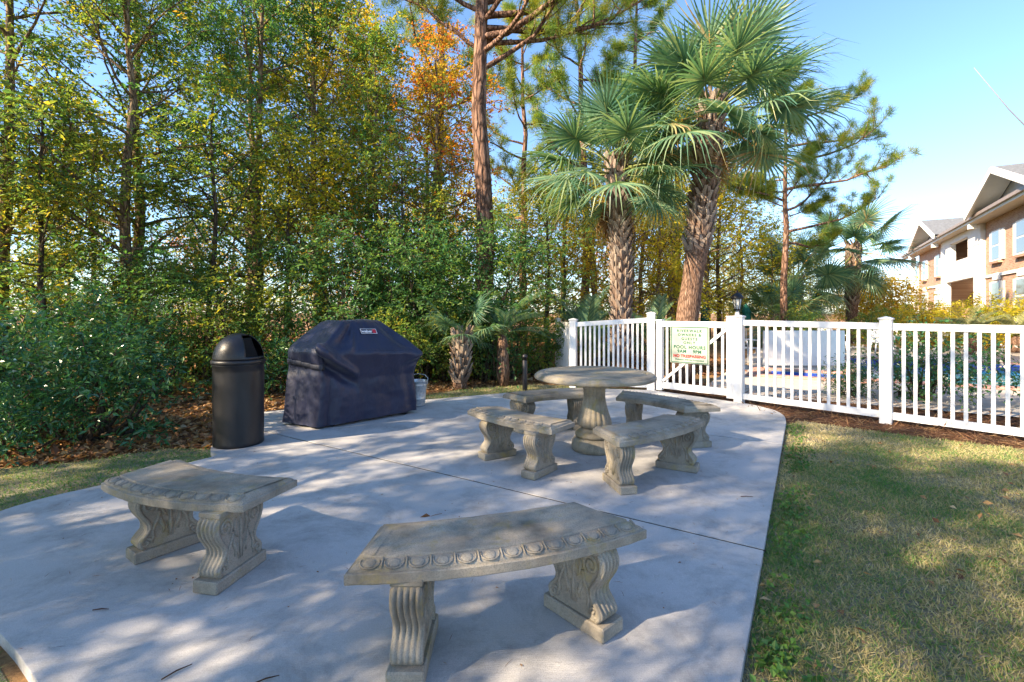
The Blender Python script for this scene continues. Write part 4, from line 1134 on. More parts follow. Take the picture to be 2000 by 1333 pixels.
# ================================================================== BRICK BUILDING
def building():
    bo = empty('brick_building', (19.57, 18.2, GZ), math.atan2(.853, .521))
    tag(bo, 'two storey brick apartment building with white balconies and gabled roof', 'building')
    W = -.6        # facade plane (local y); outward is +y
    def part(name, mat, parent, *boxes, bev=0):
        mb = MB()
        for c, d in boxes: mb.box(c, d, bev)
        return mb.build(name, mat, parent)
    D = 9.0
    part('wall', M['brick'], bo, ((-3.0, W - D / 2, 3.0), (20.0 - .02, D, 5.9)))
    part('wall', M['brick'], bo, ((19.05, W - D / 2, 3.0), (7.9, D, 5.9)))
    # white balcony bay between the two brick wings
    bay = part('balcony_bay', M['stucco'], bo, ((11.04, W - 5.0, 3.0), (8.06, D - 2, 5.9)))
    part('bay_wall', M['stucco'], bo, ((11.04, W + .06, 3.85), (8.06, .25, 1.15)), ((8.1, W + .06, 5.4), (2.18, .25, 1.0)), ((13.9, W + .06, 5.4), (2.34, .25, 1.0)), ((8.1, W + .06, 4.65), (2.18, .25, .45)), ((13.9, W + .06, 4.65), (2.34, .25, .45)), ((11.04, W + .06, 5.72), (8.06, .252, .35)),
         ((7.6, W + .06, 1.64), (1.18, .25, 3.27)), ((14.45, W + .06, 1.64), (1.24, .25, 3.27)), ((11.04, W + .06, .5), (5.6, .25, 1.0)))
    for z in (2.2, 4.75):
        f = part('window', M['trim'], bo, ((10.3, W - 1.45, z), (2.0, .08, 1.5)))
        part('pane', M['glass'], f, ((10.3, W - 1.40, z), (1.7, .05, 1.25)))
    # porch end bay, white, at the far end
    part('porch', M['stucco'], bo, ((24.35, W - 4.6, 3.0), (2.68, D - .9, 5.9)))
    part('porch_column', M['stucco'], bo, ((25.5, W - .05, 3.0), (.3, .3, 5.9)), ((24.3, W - .05, 3.1), (2.1, .2, .9)))
    f = part('window', M['trim'], bo, ((24.3, W - .08, 1.9), (1.3, .1, 1.6))); part('pane', M['glass'], f, ((24.3, W - .03, 1.9), (1.0, .03, 1.3)))
    f = part('window', M['trim'], bo, ((24.3, W - .08, 4.6), (1.3, .1, 1.6))); part('pane', M['glass'], f, ((24.3, W - .03, 4.6), (1.0, .03, 1.3)))
    for t in (20.8, 16.6, 5.25, 2.2, -1.6, -5.0):
        for z0, h in ((3.85, 1.45), (1.35, 1.55)):
            f = empty('window', (t, W, z0), 0, bo)
            part('frame', M['trim'], f, ((0, .03, h / 2), (1.15, .10, h)), ((-.78, .03, h / 2), (.36, .06, h - .05)), ((.78, .03, h / 2), (.36, .06, h - .05)))
            part('pane', M['glass'], f, ((0, .075, h * .27), (.95, .03, h * .42)), ((0, .075, h * .74), (.95, .03, h * .42)))
            part('sill', M['brick'], f, ((0, .06, -.06), (1.3, .18, .1)))
            if z0 < 3: part('arch', M['trim'], f, ((0, .035, h + .16), (.9, .09, .2)), ((0, .035, h + .32), (.5, .088, .12)))
    # brick soldier band and vents between storeys
    part('band', M['trim'], bo, ((-3.0, W + .03, 3.2), (20, .06, .14)), ((19.05, W + .03, 3.2), (7.9, .06, .14)))
    part('soffit', M['soffit'], bo, ((6.2, W + .32, 5.93), (39.0, .66, .05)), bev=0)
    fa = part('fascia', M['trim'], bo, ((6.2, .03, 6.02), (39.0, .06, .22)))
    part('gutter', M['gutter'], bo, ((6.2, .115, 6.10), (39.0, .12, .14)))
    for t in (7.0, 15.05, 22.9): part('downspout_box', M['trim'], bo, ((t, -.1, 5.78), (.3, .3, .26)))
    # roof: main slope and cross gables
    rf = MB()
    rf.add([(-13.3, .12, 6.17), (25.8, .12, 6.17), (25.8, -5.1, 8.25), (-13.3, -5.1, 8.25), (25.8, -10.3, 6.17), (-13.3, -10.3, 6.17)], [(0, 1, 2, 3), (3, 2, 4, 5), (1, 4, 2), (0, 3, 5)])
    roof = rf.build('roof', M['roof'], bo)
    for tc, hw, pk in ((16.75, 4.1, 7.72), (2.15, 3.9, 7.62), (-11, 3.9, 7.6)):
        g = MB(); y0, y1 = .35, -4.6
        g.add([(tc - hw, y0, 6.20), (tc, y0, pk), (tc + hw, y0, 6.20), (tc - hw, y1, 6.20), (tc, y1, pk), (tc + hw, y1, 6.20),
               (tc - hw, y0, 6.12), (tc, y0, pk - .08), (tc + hw, y0, 6.12)], [(0, 3, 4, 1), (1, 4, 5, 2), (0, 1, 7, 6), (1, 2, 8, 7)])
        go = g.build('gable_roof', M['roof'], roof)
        rk = MB()
        for s in (-1, 1):
            L = math.hypot(hw, pk - 6.2); an = math.atan2(pk - 6.2, hw)
            rk.box((0, 0, 0), (L, .08, .26), 0, Matrix.Translation(Vector((tc + s * hw / 2, .375, (6.2 + pk) / 2 - .13))) @ Matrix.Rotation(s * an, 4, 'Y'))
            rk.box((0, -.42, -.06), (L - .3, .82, .05), 0, Matrix.Translation(Vector((tc + s * hw / 2, .375, (6.2 + pk) / 2 - .10))) @ Matrix.Rotation(s * an, 4, 'Y'))
        rk.build('rake_board', M['trim'], go)
        w = MB(); w.add([(tc - hw + .3, -.5, 6.19), (tc + hw - .3, -.5, 6.19), (tc, -.5, pk - .16)], [(0, 1, 2)]); w.build('gable_wall', M['siding'], go)
building()

# ================================================================== VEGETATION BUILDERS
def wander(rng, p, d, L, n, wob, upcurve=0.0):
    pts = [np.array(p, float)]; d = unit(np.array(d, float))
    for i in range(n):
        d = unit(d + rng.normal(size=3) * wob + np.array([0, 0, upcurve])); pts.append(pts[-1] + d * L / n)
    return pts

def broadleaf(seed, H, c0, rad, nl, ns, n_per, leafL, leafW, mat, bark='bark_grey', r0=.11, sig=.27, lean=(0, 0), droop=0.03, dens=1.0):
    rng = np.random.default_rng(seed); tr = MB()
    k = 9; z = np.linspace(0, H * .93, k); ox = np.cumsum(rng.normal(size=k) * .05 * H / 8); oy = np.cumsum(rng.normal(size=k) * .05 * H / 8)
    pts = [np.array([ox[i] - ox[0] + lean[0] * z[i] / H, oy[i] - oy[0] + lean[1] * z[i] / H, z[i]]) for i in range(k)]
    rads = [r0 * (1 - .88 * (i / (k - 1)) ** .8) + .012 for i in range(k)]; rads[0] *= 1.3
    tr.tube(pts, rads, 9)
    C = []
    for i in range(nl):
        u = (i + rng.random()) / nl; h = c0 + (H * .9 - c0) * u; f = h / (H * .93) * (k - 1); a = int(min(f, k - 2)); st = pts[a] + (pts[a + 1] - pts[a]) * (f - a)
        az = i * 2.4 + rng.normal() * .5; el = R(rng.uniform(0, 38) + 30 * u)
        L = rad * (0.55 + .65 * math.sin(math.pi * min(1, .18 + .82 * u))) * rng.uniform(.65, 1.1)
        lp = wander(rng, st, (math.cos(az) * math.cos(el), math.sin(az) * math.cos(el), math.sin(el)), L, 5, .16, droop)
        r1 = r0 * .30 * (1 - .5 * u) + .006
        tr.tube(lp, [r1, r1 * .8, r1 * .6, r1 * .45, r1 * .3, r1 * .15], 5, False)
        for s in range(ns):
            t = rng.uniform(.25, 1.0); q = int(t * 4.99); b = lp[q] + (lp[q + 1] - lp[q]) * (t * 5 - q)
            d = unit(lp[q + 1] - lp[q]) + rng.normal(size=3) * .75 + np.array([0, 0, .1])
            sp = wander(rng, b, d, L * rng.uniform(.22, .42), 3, .2)
            tr.tube(sp, [r1 * .35, r1 * .25, r1 * .18, .003], 4, False)
            C += [sp[-1], sp[-2]] if rng.random() < .65 * dens else [sp[-1]]
        C.append(lp[-1])
    C = np.array(C)
    return tr.mesh('trunk', M[bark]), clusters_to_leaves(rng, C, n_per, sig, leafL, leafW, 'crown', M[mat])

def shrub(seed, w, d, h, ncl, n_per, leafL, leafW, mat, sig=.2, stems=9, low=.12, bark='bark_twig'):
    rng = np.random.default_rng(seed)
    v = unit(rng.normal(size=(ncl, 3))) * (rng.random((ncl, 1)) ** .38)
    C = v * np.array([w / 2, d / 2, h / 2]) + np.array([0, 0, h / 2])
    C[:, 2] = np.maximum(C[:, 2], low + rng.random(ncl) * .15)
    C += (rng.normal(size=(ncl, 3)) * .12)
    C[:, 2] = np.maximum(C[:, 2], low)
    tr = MB()
    for i in range(stems):
        e = C[rng.integers(ncl)]; b = np.array([rng.normal() * w * .08, rng.normal() * d * .08, 0]); m1 = b * .6 + e * .4 + rng.normal(size=3) * .12; m1[2] = max(m1[2], .1)
        tr.tube([b, m1, e], [.022 + .006 * h, .014 + .003 * h, .004], 5, False)
    return tr.mesh('stems', M[bark]), clusters_to_leaves(rng, C, n_per, sig, leafL, leafW, 'foliage', M[mat], .8)

def needles(rng, C, D, n_per, L, W, name, mat):
    m = len(C); n = m * n_per; idx = np.repeat(np.arange(m), n_per)
    P = C[idx] + rng.normal(size=(n, 3)) * .05
    A = unit(D[idx] * .7 + rng.normal(size=(n, 3)) * .75)
    N = rng.normal(size=(n, 3))
    base = rng.random(m); rnd = np.clip(base[idx] * .6 + rng.random(n) * .4, 0, 1)
    return leaf_mesh(name, P, A, N, L * rng.uniform(.7, 1.2, n), W, rnd, mat, .05, .3)

def pine(seed, H, c0, rad, nl, r0, n_per=26, ntw=9, nl_len=.17, nw=.010, limbs=None, lean=(0, 0)):
    rng = np.random.default_rng(seed); tr = MB(); k = 12
    z = np.linspace(0, H, k); ox = np.cumsum(rng.normal(size=k) * .06); oy = np.cumsum(rng.normal(size=k) * .06)
    pts = [np.array([ox[i] - ox[0] + lean[0] * z[i] / H, oy[i] - oy[0] + lean[1] * z[i] / H, z[i]]) for i in range(k)]
    tr.tube(pts, [r0 * (1 - .8 * i / (k - 1)) * (1.25 if i == 0 else 1) for i in range(k)], 14)
    C = []; Dd = []
    specs = limbs or []
    for i in range(nl):
        u = (i + rng.random()) / nl
        specs = specs + [(c0 + (H - c0) * u, i * 2.4 + rng.normal() * .4, R(rng.uniform(-8, 22) + 30 * u), rad * (1.05 - .75 * u) * rng.uniform(.7, 1.1))]
    for h, az, el, L in specs:
        f = min(h / H, .999) * (k - 1); a = int(min(f, k - 2)); st = pts[a] + (pts[a + 1] - pts[a]) * (f - a)
        lp = wander(rng, st, (math.cos(az) * math.cos(el), math.sin(az) * math.cos(el), math.sin(el)), L, 7, .13, .05)
        r1 = .012 + .016 * L
        tr.tube(lp, [r1 * (1 - .11 * q) for q in range(8)], 6, False)
        for s in range(ntw):
            t = .35 + .65 * (s + rng.random()) / ntw; q = int(t * 6.99); b = lp[q] + (lp[q + 1] - lp[q]) * (t * 7 - q)
            d = unit(unit(lp[q + 1] - lp[q]) * .8 + rng.normal(size=3) * .6 + np.array([0, 0, .35]))
            sp = wander(rng, b, d, L * rng.uniform(.12, .26), 3, .2, .1)
            tr.tube(sp, [r1 * .3, r1 * .22, r1 * .16, .004], 4, False)
            for j in (1, 2, 3):
                C.append(sp[j]); Dd.append(unit(sp[j] - sp[j - 1]))
            for _ in range(2):
                C.append(sp[-1] + rng.normal(size=3) * .13); Dd.append(unit(d + rng.normal(size=3) * .5))
    return tr.mesh('trunk', M['bark_pine']), needles(rng, np.array(C), np.array(Dd), n_per, nl_len, nw, 'needles', M['needle'])

def stand(kind, me, parts, x, y, label, cat, group, rz=0.0, s=1.0, sz=None, z=GZ):
    """a thing at (x, y) from shared meshes"""
    root = empty(kind, (x, y, z), rz); root.scale = (s, s, sz or s)
    for nm, m_ in zip(parts, me): link(nm, m_, root)
    return tag(root, label, cat, group)

TREE = ('trunk', 'crown'); SHR = ('stems', 'foliage'); PIN = ('trunk', 'needles')
# ------------------------------------------------------------------ palms
def frond_mesh(seed, droop, mat, pet=1.05, blade=1.12, nlf=44, pale=0.0, petm='petiole', spread=140):
    rng = np.random.default_rng(seed); V = []; F = []; rn = []
    hub = np.array([pet, 0, -droop * pet * .25])
    for i in range(nlf):
        a = R(-spread + 2 * spread * (i + rng.normal() * .12) / (nlf - 1)); fa = abs(a) / R(spread)
        L = blade * (1.0 - .38 * fa ** 1.5) * rng.uniform(.92, 1.05)
        base = hub + np.array([.20 * (1 - fa) , 0, -.05 * (1 - fa)])
        d0 = np.array([math.cos(a), math.sin(a), .10 - .15 * fa]); sd = np.array([-math.sin(a), math.cos(a), 0])
        n = 5; k0 = len(V); val = rng.random() * .78 + pale
        for q in range(n + 1):
            t = q / n; rr = L * t
            w = (.007 + .016 * min(1, t / .3)) * (1 - max(0, (t - .35) / .65) ** 1.0) + .0012
            sag = -droop * .55 * rr * rr - (.6 + droop * .7) * max(0, t - .5) ** 2 * L * rng.uniform(.1, 1.9) - .06 * math.sin(fa * 2) * rr
            c = base + d0 * rr + np.array([0, 0, sag])
            zz = .012 * (1 if i % 2 else -1) * (1 - t)
            V += [c - sd * w + np.array([0, 0, zz]), c + sd * w - np.array([0, 0, zz])]
            tipb = .40 * max(0, t - .7) * (2.2 if i % 6 == 0 else .8); rn += [val + tipb, val + tipb]
        for q in range(n): F.append((k0 + 2 * q, k0 + 2 * q + 1, k0 + 2 * q + 3, k0 + 2 * q + 2))
    me = np_mesh('frond', np.array(V), np.array(F), M[mat], np.clip(np.array(rn), 0, 1))
    pm = MB(); pm.tube([(0, 0, 0), (pet * .5, 0, .02), tuple(hub), tuple(hub + np.array([.35, 0, -.09]))], [.030, .018, .012, .004], 5)
    p = pm.mesh('petiole', M[petm])
    return me, p
FR = [frond_mesh(1, .10, 'frond'), frond_mesh(2, .28, 'frond'), frond_mesh(3, .42, 'frond'), frond_mesh(4, .35, 'frond', pale=.25, petm='petiole_orange'), frond_mesh(5, 1.0, 'frond_dead', .9, .8, 30, 0, 'petiole_orange')]

def palm_trunk(seed, path, rads, boot_from, mats=True):
    rng = np.random.default_rng(seed); tr = MB()
    path = [np.array(p, float) for p in path]
    fine = []; fr_ = []
    n = 26
    cum = np.concatenate([[0], np.cumsum([np.linalg.norm(path[i + 1] - path[i]) for i in range(len(path) - 1)])])
    for s in np.linspace(0, cum[-1], n):
        fine.append(np.array([np.interp(s, cum, [p[a] for p in path]) for a in range(3)])); fr_.append(np.interp(s, cum, rads) * (1 + rng.normal() * .03))
    for _ in range(2):
        for i in range(1, n - 1): fine[i] = (fine[i - 1] + 2 * fine[i] + fine[i + 1]) / 4
    tr.tube(fine, fr_, 16)
    tm = tr.mesh('trunk', M['bark_palm'])
    V = []; F = []; rn = []
    s = boot_from; row = 0
    while s < cum[-1] - .02:
        c = np.array([np.interp(s, np.linspace(0, cum[-1], n), [p[a] for p in fine]) for a in range(3)]); r = np.interp(s, np.linspace(0, cum[-1], n), fr_)
        nb = 7
        for j in range(nb):
            az = 2 * math.pi * (j + (row % 2) * .5 + rng.normal() * .07) / nb
            o = np.array([math.cos(az), math.sin(az), 0]); sd = np.array([-math.sin(az), math.cos(az), 0]); val = rng.random()
            for lean_ in (-1, 1):
                L = rng.uniform(.17, .27); w0, w1 = .050, .024; out_ = rng.uniform(.22, .42); th = .020
                b = c + o * (r * .92) + sd * lean_ * .012
                t = b + np.array([0, 0, L]) + o * L * out_ + sd * lean_ * L * .42
                k0 = len(V)
                V += [b - sd * w0 - o * th, b + sd * w0 - o * th, b + sd * w0 + o * th, b - sd * w0 + o * th, t - sd * w1 - o * th * .5, t + sd * w1 - o * th * .5, t + sd * w1 + o * th * .6, t - sd * w1 + o * th * .6]
                rn += [val * .6] * 4 + [val * .6 + .4] * 4
                F += [(k0, k0 + 1, k0 + 5, k0 + 4), (k0 + 1, k0 + 2, k0 + 6, k0 + 5), (k0 + 2, k0 + 3, k0 + 7, k0 + 6), (k0 + 3, k0, k0 + 4, k0 + 7), (k0 + 4, k0 + 5, k0 + 6, k0 + 7)]
        s += .118; row += 1
    bm_ = np_mesh('leaf_bases', np.array(V), np.array(F), M['boot'], np.array(rn))
    return tm, bm_, fine[-1]

def fan_palm(name, label, group, loc, path, rads, boot_from, nfr, seed, dead=3, s=1.0, fset=None, el_lo=-55, cat='palm', fk=1.0):
    rng = np.random.default_rng(seed); fset = fset or FR
    root = tag(empty(name, loc), label, cat, group); root.scale = (s, s, s)
    tm, bm_, top = palm_trunk(seed, path, rads, boot_from)
    link('trunk', tm, root); tag(link('leaf_bases', bm_, root), kind='stuff')
    for i in range(nfr):
        u = (i + .5) / nfr; el = 80 - (80 - el_lo) * u ** .85 + rng.normal() * 7; az = i * 2.39996 + rng.normal() * .2
        v = 0 if el > 45 else (1 if el > 5 else 2)
        if rng.random() < .10: v = 3
        fm, pm = fset[v]
        k = rng.uniform(.9, 1.2) * fk
        rot = Matrix.Rotation(az, 3, 'Z') @ Matrix.Rotation(-R(el), 3, 'Y') @ Matrix.Rotation(rng.normal() * .35, 3, 'X')
        p = top + np.array([math.cos(az) * .10, math.sin(az) * .10, -.45 * u])
        f = link('frond', fm, root, tuple(p), rot.to_euler(), (k, k, k)); link('petiole', pm, f)
    for i in range(dead):
        az = rng.uniform(0, 6.28); fm, pm = fset[4]
        rot = Matrix.Rotation(az, 3, 'Z') @ Matrix.Rotation(R(62 + rng.uniform(0, 14)), 3, 'Y')
        f = link('frond', fm, root, (top[0] + math.cos(az) * .12, top[1] + math.sin(az) * .12, top[2] - .5), rot.to_euler(), (.75,) * 3); link('petiole', pm, f)
    return root
fan_palm('cabbage_palm', 'straight cabbage palm with criss cross trunk behind the fence left of the gate', 'tall cabbage palms by the gate', (2.32, 10.2, GZ), [(0, 0, 0), (.02, 0, 1.5), (0, 0, 3.0), (-.10, 0, 4.75)], [.19, .155, .17, .19], .5, 32, 21, 4, el_lo=-30, fk=.84)
fan_palm('cabbage_palm', 'tall leaning cabbage palm with huge fan crown behind the gate sign', 'tall cabbage palms by the gate', (3.45, 9.7, GZ), [(0, 0, 0), (.10, 0, 1.2), (.30, 0, 2.6), (.42, 0, 3.3), (.66, .05, 5.75)], [.25, .215, .20, .22, .22], 2.7, 44, 22, 6, s=1.0, el_lo=-24, fk=.98)
fan_palm('cabbage_palm', 'distant cabbage palm against the sky right of the pine', 'distant cabbage palms beyond the pool', (16.1, 22.6, GZ), [(0, 0, 0), (.05, 0, 2), (.1, 0, 4.1)], [.25, .2, .24], 1.6, 26, 23, 3, s=1.12)
fan_palm('cabbage_palm', 'distant low cabbage palm with shaggy dead leaves beyond the umbrellas', 'distant cabbage palms beyond the pool', (13.0, 22.0, GZ), [(0, 0, 0), (.05, 0, 1.5), (.1, 0, 2.9)], [.3, .26, .28], .8, 26, 24, 9, s=1.05)
fan_palm('cabbage_palm', 'small dark fan palm behind the lamp post', 'distant cabbage palms beyond the pool', (11.2, 20.0, GZ), [(0, 0, 0), (.0, 0, 1.0), (.05, 0, 1.5)], [.25, .22, .25], .5, 20, 25, 2, s=.9)

def feather_mesh(seed, L=1.5, mat='frond', nlf=34, droop=.5):
    rng = np.random.default_rng(seed); V = []; F = []; rn = []
    def spine(t): return np.array([L * (t - .18 * droop * t * t), 0, L * (.05 * t - droop * .55 * t * t)])
    for i in range(nlf):
        t = .18 + .82 * i / (nlf - 1)
        for s in (-1, 1):
            ll = L * .28 * (math.sin(math.pi * (.12 + .82 * (t - .18) / .82)) * .8 + .2); p = spine(t); d = unit(np.array([.75, s * .8, .35])); k0 = len(V)
            w = np.array([.0105, -s * .0042, 0]); e = p + d * ll + np.array([0, 0, -.25 * ll]); m_ = p + d * ll * .5
            V += [p - w, p + w, m_ + w, m_ - w, e]; r_ = rng.random() * .8; rn += [r_] * 5
            F += [(k0, k0 + 1, k0 + 2, k0 + 3), (k0 + 3, k0 + 2, k0 + 4, k0 + 4)]
    V = np.array(V); F4 = [f for f in F if f[2] != f[3]]; F3 = [f[:3] for f in F if f[2] == f[3]]
    Fq = np.array(F4)
    # tips as degenerate-free quads: add a duplicate of each tip
    base = len(V); extra = []; q = []
    for n, f in enumerate(F3):
        extra.append(V[f[2]] + np.array([.004, 0, 0])); q.append((f[0], f[1], base + n, f[2]))
    V = np.concatenate([V, np.array(extra)]); rn = np.array(rn + [rn[f[2]] for f in F3])
    me = np_mesh('frond', V, np.concatenate([Fq, np.array(q)]), M[mat], rn)
    pm = MB(); pm.tube([tuple(spine(t)) for t in np.linspace(0, 1, 8)], [.022, .018, .014, .011, .009, .007, .005, .002], 5)
    return me, pm.mesh('rachis', M['petiole'])
FE = [feather_mesh(1), feather_mesh(2, droop=.8), feather_mesh(3, 1.2, 'frond_pale', 30, .7)]
def feather_palm(label, group, loc, n, seed, s, kinds=(0, 1), stem=.35, name='feather_palm'):
    rng = np.random.default_rng(seed); root = tag(empty(name, loc), label, 'palm', group)
    st = MB(); st.lathe([(.14 * s, 0), (.17 * s, stem * .3), (.15 * s, stem * .8), (.08 * s, stem)], 12, lambda r, z, th: r * (1 + .12 * math.cos(7 * th + z * 20))); st.build('stem', M['bark_palm'], root)
    for i in range(n):
        u = (i + .5) / n; el = 82 - 75 * u + rng.normal() * 6; az = i * 2.39996; fm, pm = FE[kinds[i % len(kinds)]]
        rot = Matrix.Rotation(az, 3, 'Z') @ Matrix.Rotation(-R(el), 3, 'Y')
        f = link('frond', fm, root, (0, 0, stem), rot.to_euler(), (s * rng.uniform(.85, 1.1),) * 3); link('rachis', pm, f)
feather_palm('feather leaved palm behind the left fence panel', 'young feather palms behind the fence', (1.72, 11.2, GZ), 18, 1, 1.05, stem=.5)
feather_palm('feather leaved palm between the two tall cabbage palms', 'young feather palms behind the fence', (3.35, 11.3, GZ), 16, 2, .95, stem=.5)
feather_palm('pale feathery palm in the sun before the brick building', 'pale palms at the building', (15.2, 15.8, GZ), 16, 3, 1.05, (2,), .6)
feather_palm('pale feathery palm at the right edge before the brick building', 'pale palms at the building', (17.6, 16.6, GZ), 16, 4, 1.0, (2,), .6)

# ragged palm stump with a few hanging leaves beside the grill
def stump():
    root = tag(empty('palm_stump', (-.98, 8.95, GZ)), 'ragged little palm trunk with drooping leaves right of the grill', 'palm')
    tm, bm_, top = palm_trunk(77, [(0, 0, 0), (.02, 0, .5), (.05, 0, 1.0)], [.13, .10, .14], .12)
    link('trunk', tm, root); tag(link('leaf_bases', bm_, root), kind='stuff')
    rng = np.random.default_rng(5)
    for i in range(9):
        az = i * 2.39996; el = [60, 35, 10, -10, 50, 20, -5, 30, 65][i]; fm, pm = FR[[2, 1, 2, 2, 1, 2, 3, 1, 0][i]]
        rot = Matrix.Rotation(az, 3, 'Z') @ Matrix.Rotation(-R(el), 3, 'Y')
        f = link('frond', fm, root, (.05, 0, 1.0), rot.to_euler(), (.46,) * 3); link('petiole', pm, f)
stump()
feather_palm('small palm with drooping blue green leaves left of the black path post', None, (-.18, 9.2, GZ), 10, 8, .72, (1,), 1.0, 'drooping_palm')
# ------------------------------------------------------------------ trees of the belt
HOLLY = [broadleaf(31, 11.0, 1.6, 2.6, 30, 8, 38, .112, .056, 'leaf_dark', r0=.16, sig=.21), broadleaf(32, 10.5, 1.8, 2.5, 29, 8, 38, .115, .058, 'leaf_mid', r0=.14, sig=.21)]
GUM = [broadleaf(33, 11, 2.2, 2.7, 25, 8, 28, .12, .085, 'leaf_yellow', r0=.13, sig=.28), broadleaf(34, 10.5, 2.6, 2.3, 24, 8, 28, .10, .072, 'leaf_autumn', r0=.11, sig=.28)]
SAP = [broadleaf(35, 5.5, .9, 1.5, 20, 7, 24, .09, .048, 'leaf_mid', 'bark_twig', r0=.05, sig=.2), broadleaf(36, 5.0, .8, 1.4, 18, 6, 20, .09, .055, 'leaf_yellow', 'bark_twig', r0=.045, sig=.25)]
THICK = [shrub(41, 2.8, 2.4, 3.2, 210, 38, .092, .046, 'leaf_dark', .17, 14), shrub(42, 2.6, 2.2, 2.6, 170, 36, .092, .046, 'leaf_mid', .17, 12)]
PITTO = [shrub(43, 2.2, 1.9, 1.6, 125, 35, .095, .04, 'leaf_shrub', .12, 14, .10), shrub(44, 1.3, 1.2, .95, 80, 30, .09, .036, 'leaf_shrub', .12, 8, .08)]
BACK = [broadleaf(51, 10, 1.2, 3.0, 22, 7, 17, .17, .10, 'leaf_yellow', r0=.14, sig=.42), broadleaf(52, 9, 1.0, 2.8, 22, 7, 17, .16, .10, 'leaf_mid', r0=.13, sig=.42), broadleaf(53, 7, .5, 2.6, 22, 7, 17, .16, .10, 'leaf_autumn', r0=.12, sig=.42)]
BUSH = [shrub(54, 4.2, 4.0, 3.7, 430, 35, .14, .085, 'leaf_gold', .28, 12), shrub(55, 3.5, 3.0, 2.3, 130, 26, .12, .07, 'leaf_mid', .3, 8), shrub(56, 3.2, 2.6, 2.2, 200, 28, .13, .06, 'leaf_yellow', .24, 8)]
PINE_N = pine(61, 17, 9.0, 3.6, 14, .25, 46, 14, .21, .010, limbs=[(7.2, R(-10), R(12), 3.4), (7.9, R(8), R(6), 3.6), (7.7, R(170), R(35), 2.6), (8.3, R(-30), R(20), 3.2), (8.8, R(30), R(10), 3.4), (8.6, R(200), R(15), 3.0), (8.0, R(-18), R(8), 4.6), (8.2, R(0), R(3), 4.9), (8.5, R(-5), R(8), 4.4), (7.6, R(-40), R(14), 3.6)])
PINE_B = [pine(62, 15, 5.5, 3.4, 22, .20, 30, 10, .27, .017), pine(63, 17, 7.0, 3.2, 20, .19, 30, 10, .27, .017)]
PINE_R = pine(64, 14.2, 6.5, 2.8, 14, .20, 60, 14, .34, .013, limbs=[(6.2, R(-15), R(6), 4.6), (7.3, R(10), R(12), 4.2), (8.4, R(-25), R(8), 4.8), (9.6, R(-5), R(14), 4.6), (10.6, R(15), R(16), 4.4), (11.6, R(-12), R(22), 4.0), (5.6, R(5), R(-4), 3.8), (7.8, R(190), R(10), 3.4), (10.2, R(170), R(15), 3.0)])

stand('pine_tree', PINE_N, PIN, -.62, 11.2, 'thick near pine with long bare trunk behind the thicket', 'tree', None)
stand('pine_tree', PINE_B[1], PIN, -2.6, 16.0, 'slimmer pine trunk just left of the thick pine', 'tree', None, 1.0)
for x, y, rz, k, lb in ((.4, 22, 2.0, 0, 'far pine just right of the thick pine trunk'), (2.95, 18.5, 3.1, 1, 'pale grey pine trunk left of the straight palm'), (4.9, 19.5, 4.4, 0, 'pine standing right behind the straight palm'),
                        (9.5, 27, .4, 0, 'pine far behind the lamp post')):
    stand('pine_tree', PINE_B[k], PIN, x, y, lb, 'tree', 'pines in the wood behind', rz)

stand('pine_tree', PINE_R, PIN, 10.07, 17.6, 'pine with sunlit yellow green tufts right of the leaning palm', 'tree', 'pines in the wood behind', 0, .71)
belt = [  # kind, variant, x, y, rz, scale, label
    (HOLLY, 0, -6.6, 12.2, 0.3, 1.0, 'broadleaf evergreen with mossy trunk behind the trash can'),
    (HOLLY, 1, -5.5, 13.4, 1.9, 1.05, 'leaning evergreen trunk behind the grill'),
    (HOLLY, 0, -8.6, 11.2, 3.0, .95, 'evergreen tree behind the large left shrub'),
    (HOLLY, 1, -7.4, 9.2, 4.0, .9, 'yellowing green tree with low branches at the upper left'),
    (HOLLY, 0, -7.9, 14.0, 5.6, 1.0, 'evergreen in the second row above the trash can'),
    (HOLLY, 1, -9.6, 9.0, 5.2, 1.0, 'evergreen at the far left edge of the picture'),
    (HOLLY, 1, -3.6, 12.6, .7, .85, 'small evergreen rising behind the covered grill'),
    (GUM, 1, -2.1, 13.2, 2.2, .9, 'thin tree with red and orange leaves left of the pine'),
    (SAP, 0, -9.9, 8.0, 3.3, 1.1, 'green sapling cut by the left edge of the picture'),
    (GUM, 0, -4.4, 15.0, 4.4, .95, 'tall yellow leaved tree above the covered grill'),
    (GUM, 0, -3.0, 16.4, 1.2, .9, 'tall yellow tree left of the slim pine'),
    (GUM, 0, -6.3, 15.5, 2.9, 1.05, 'tall golden tree between the two mossy trunks'),
    (SAP, 0, -6.0, 9.4, 0, 1.1, 'bushy green sapling above the trash can'),
    (SAP, 1, -4.9, 10.4, 1.0, 1.1, 'thin yellow leaved sapling behind the trash can'),
    (SAP, 0, -7.9, 7.9, 2.0, 1.0, 'tangled sapling rising from the large left shrub'),
    (SAP, 1, -8.8, 10.0, 3.0, 1.15, 'yellow green sapling among the left trunks'),
    (SAP, 0, -2.4, 10.8, 4.1, .95, 'green sapling left of the thick pine'),
    (SAP, 0, .9, 12.2, 5.0, .9, 'green sapling left of the grey pine trunk'),
    (SAP, 1, 1.6, 14.5, .8, 1.0, 'sunlit yellow sapling behind the left fence panel'),
]
for kd, v, x, y, rz, s, lb in belt: stand('broadleaf_tree', kd[v], TREE, x, y, lb, 'tree', 'trees of the belt left of the patio', rz, s)
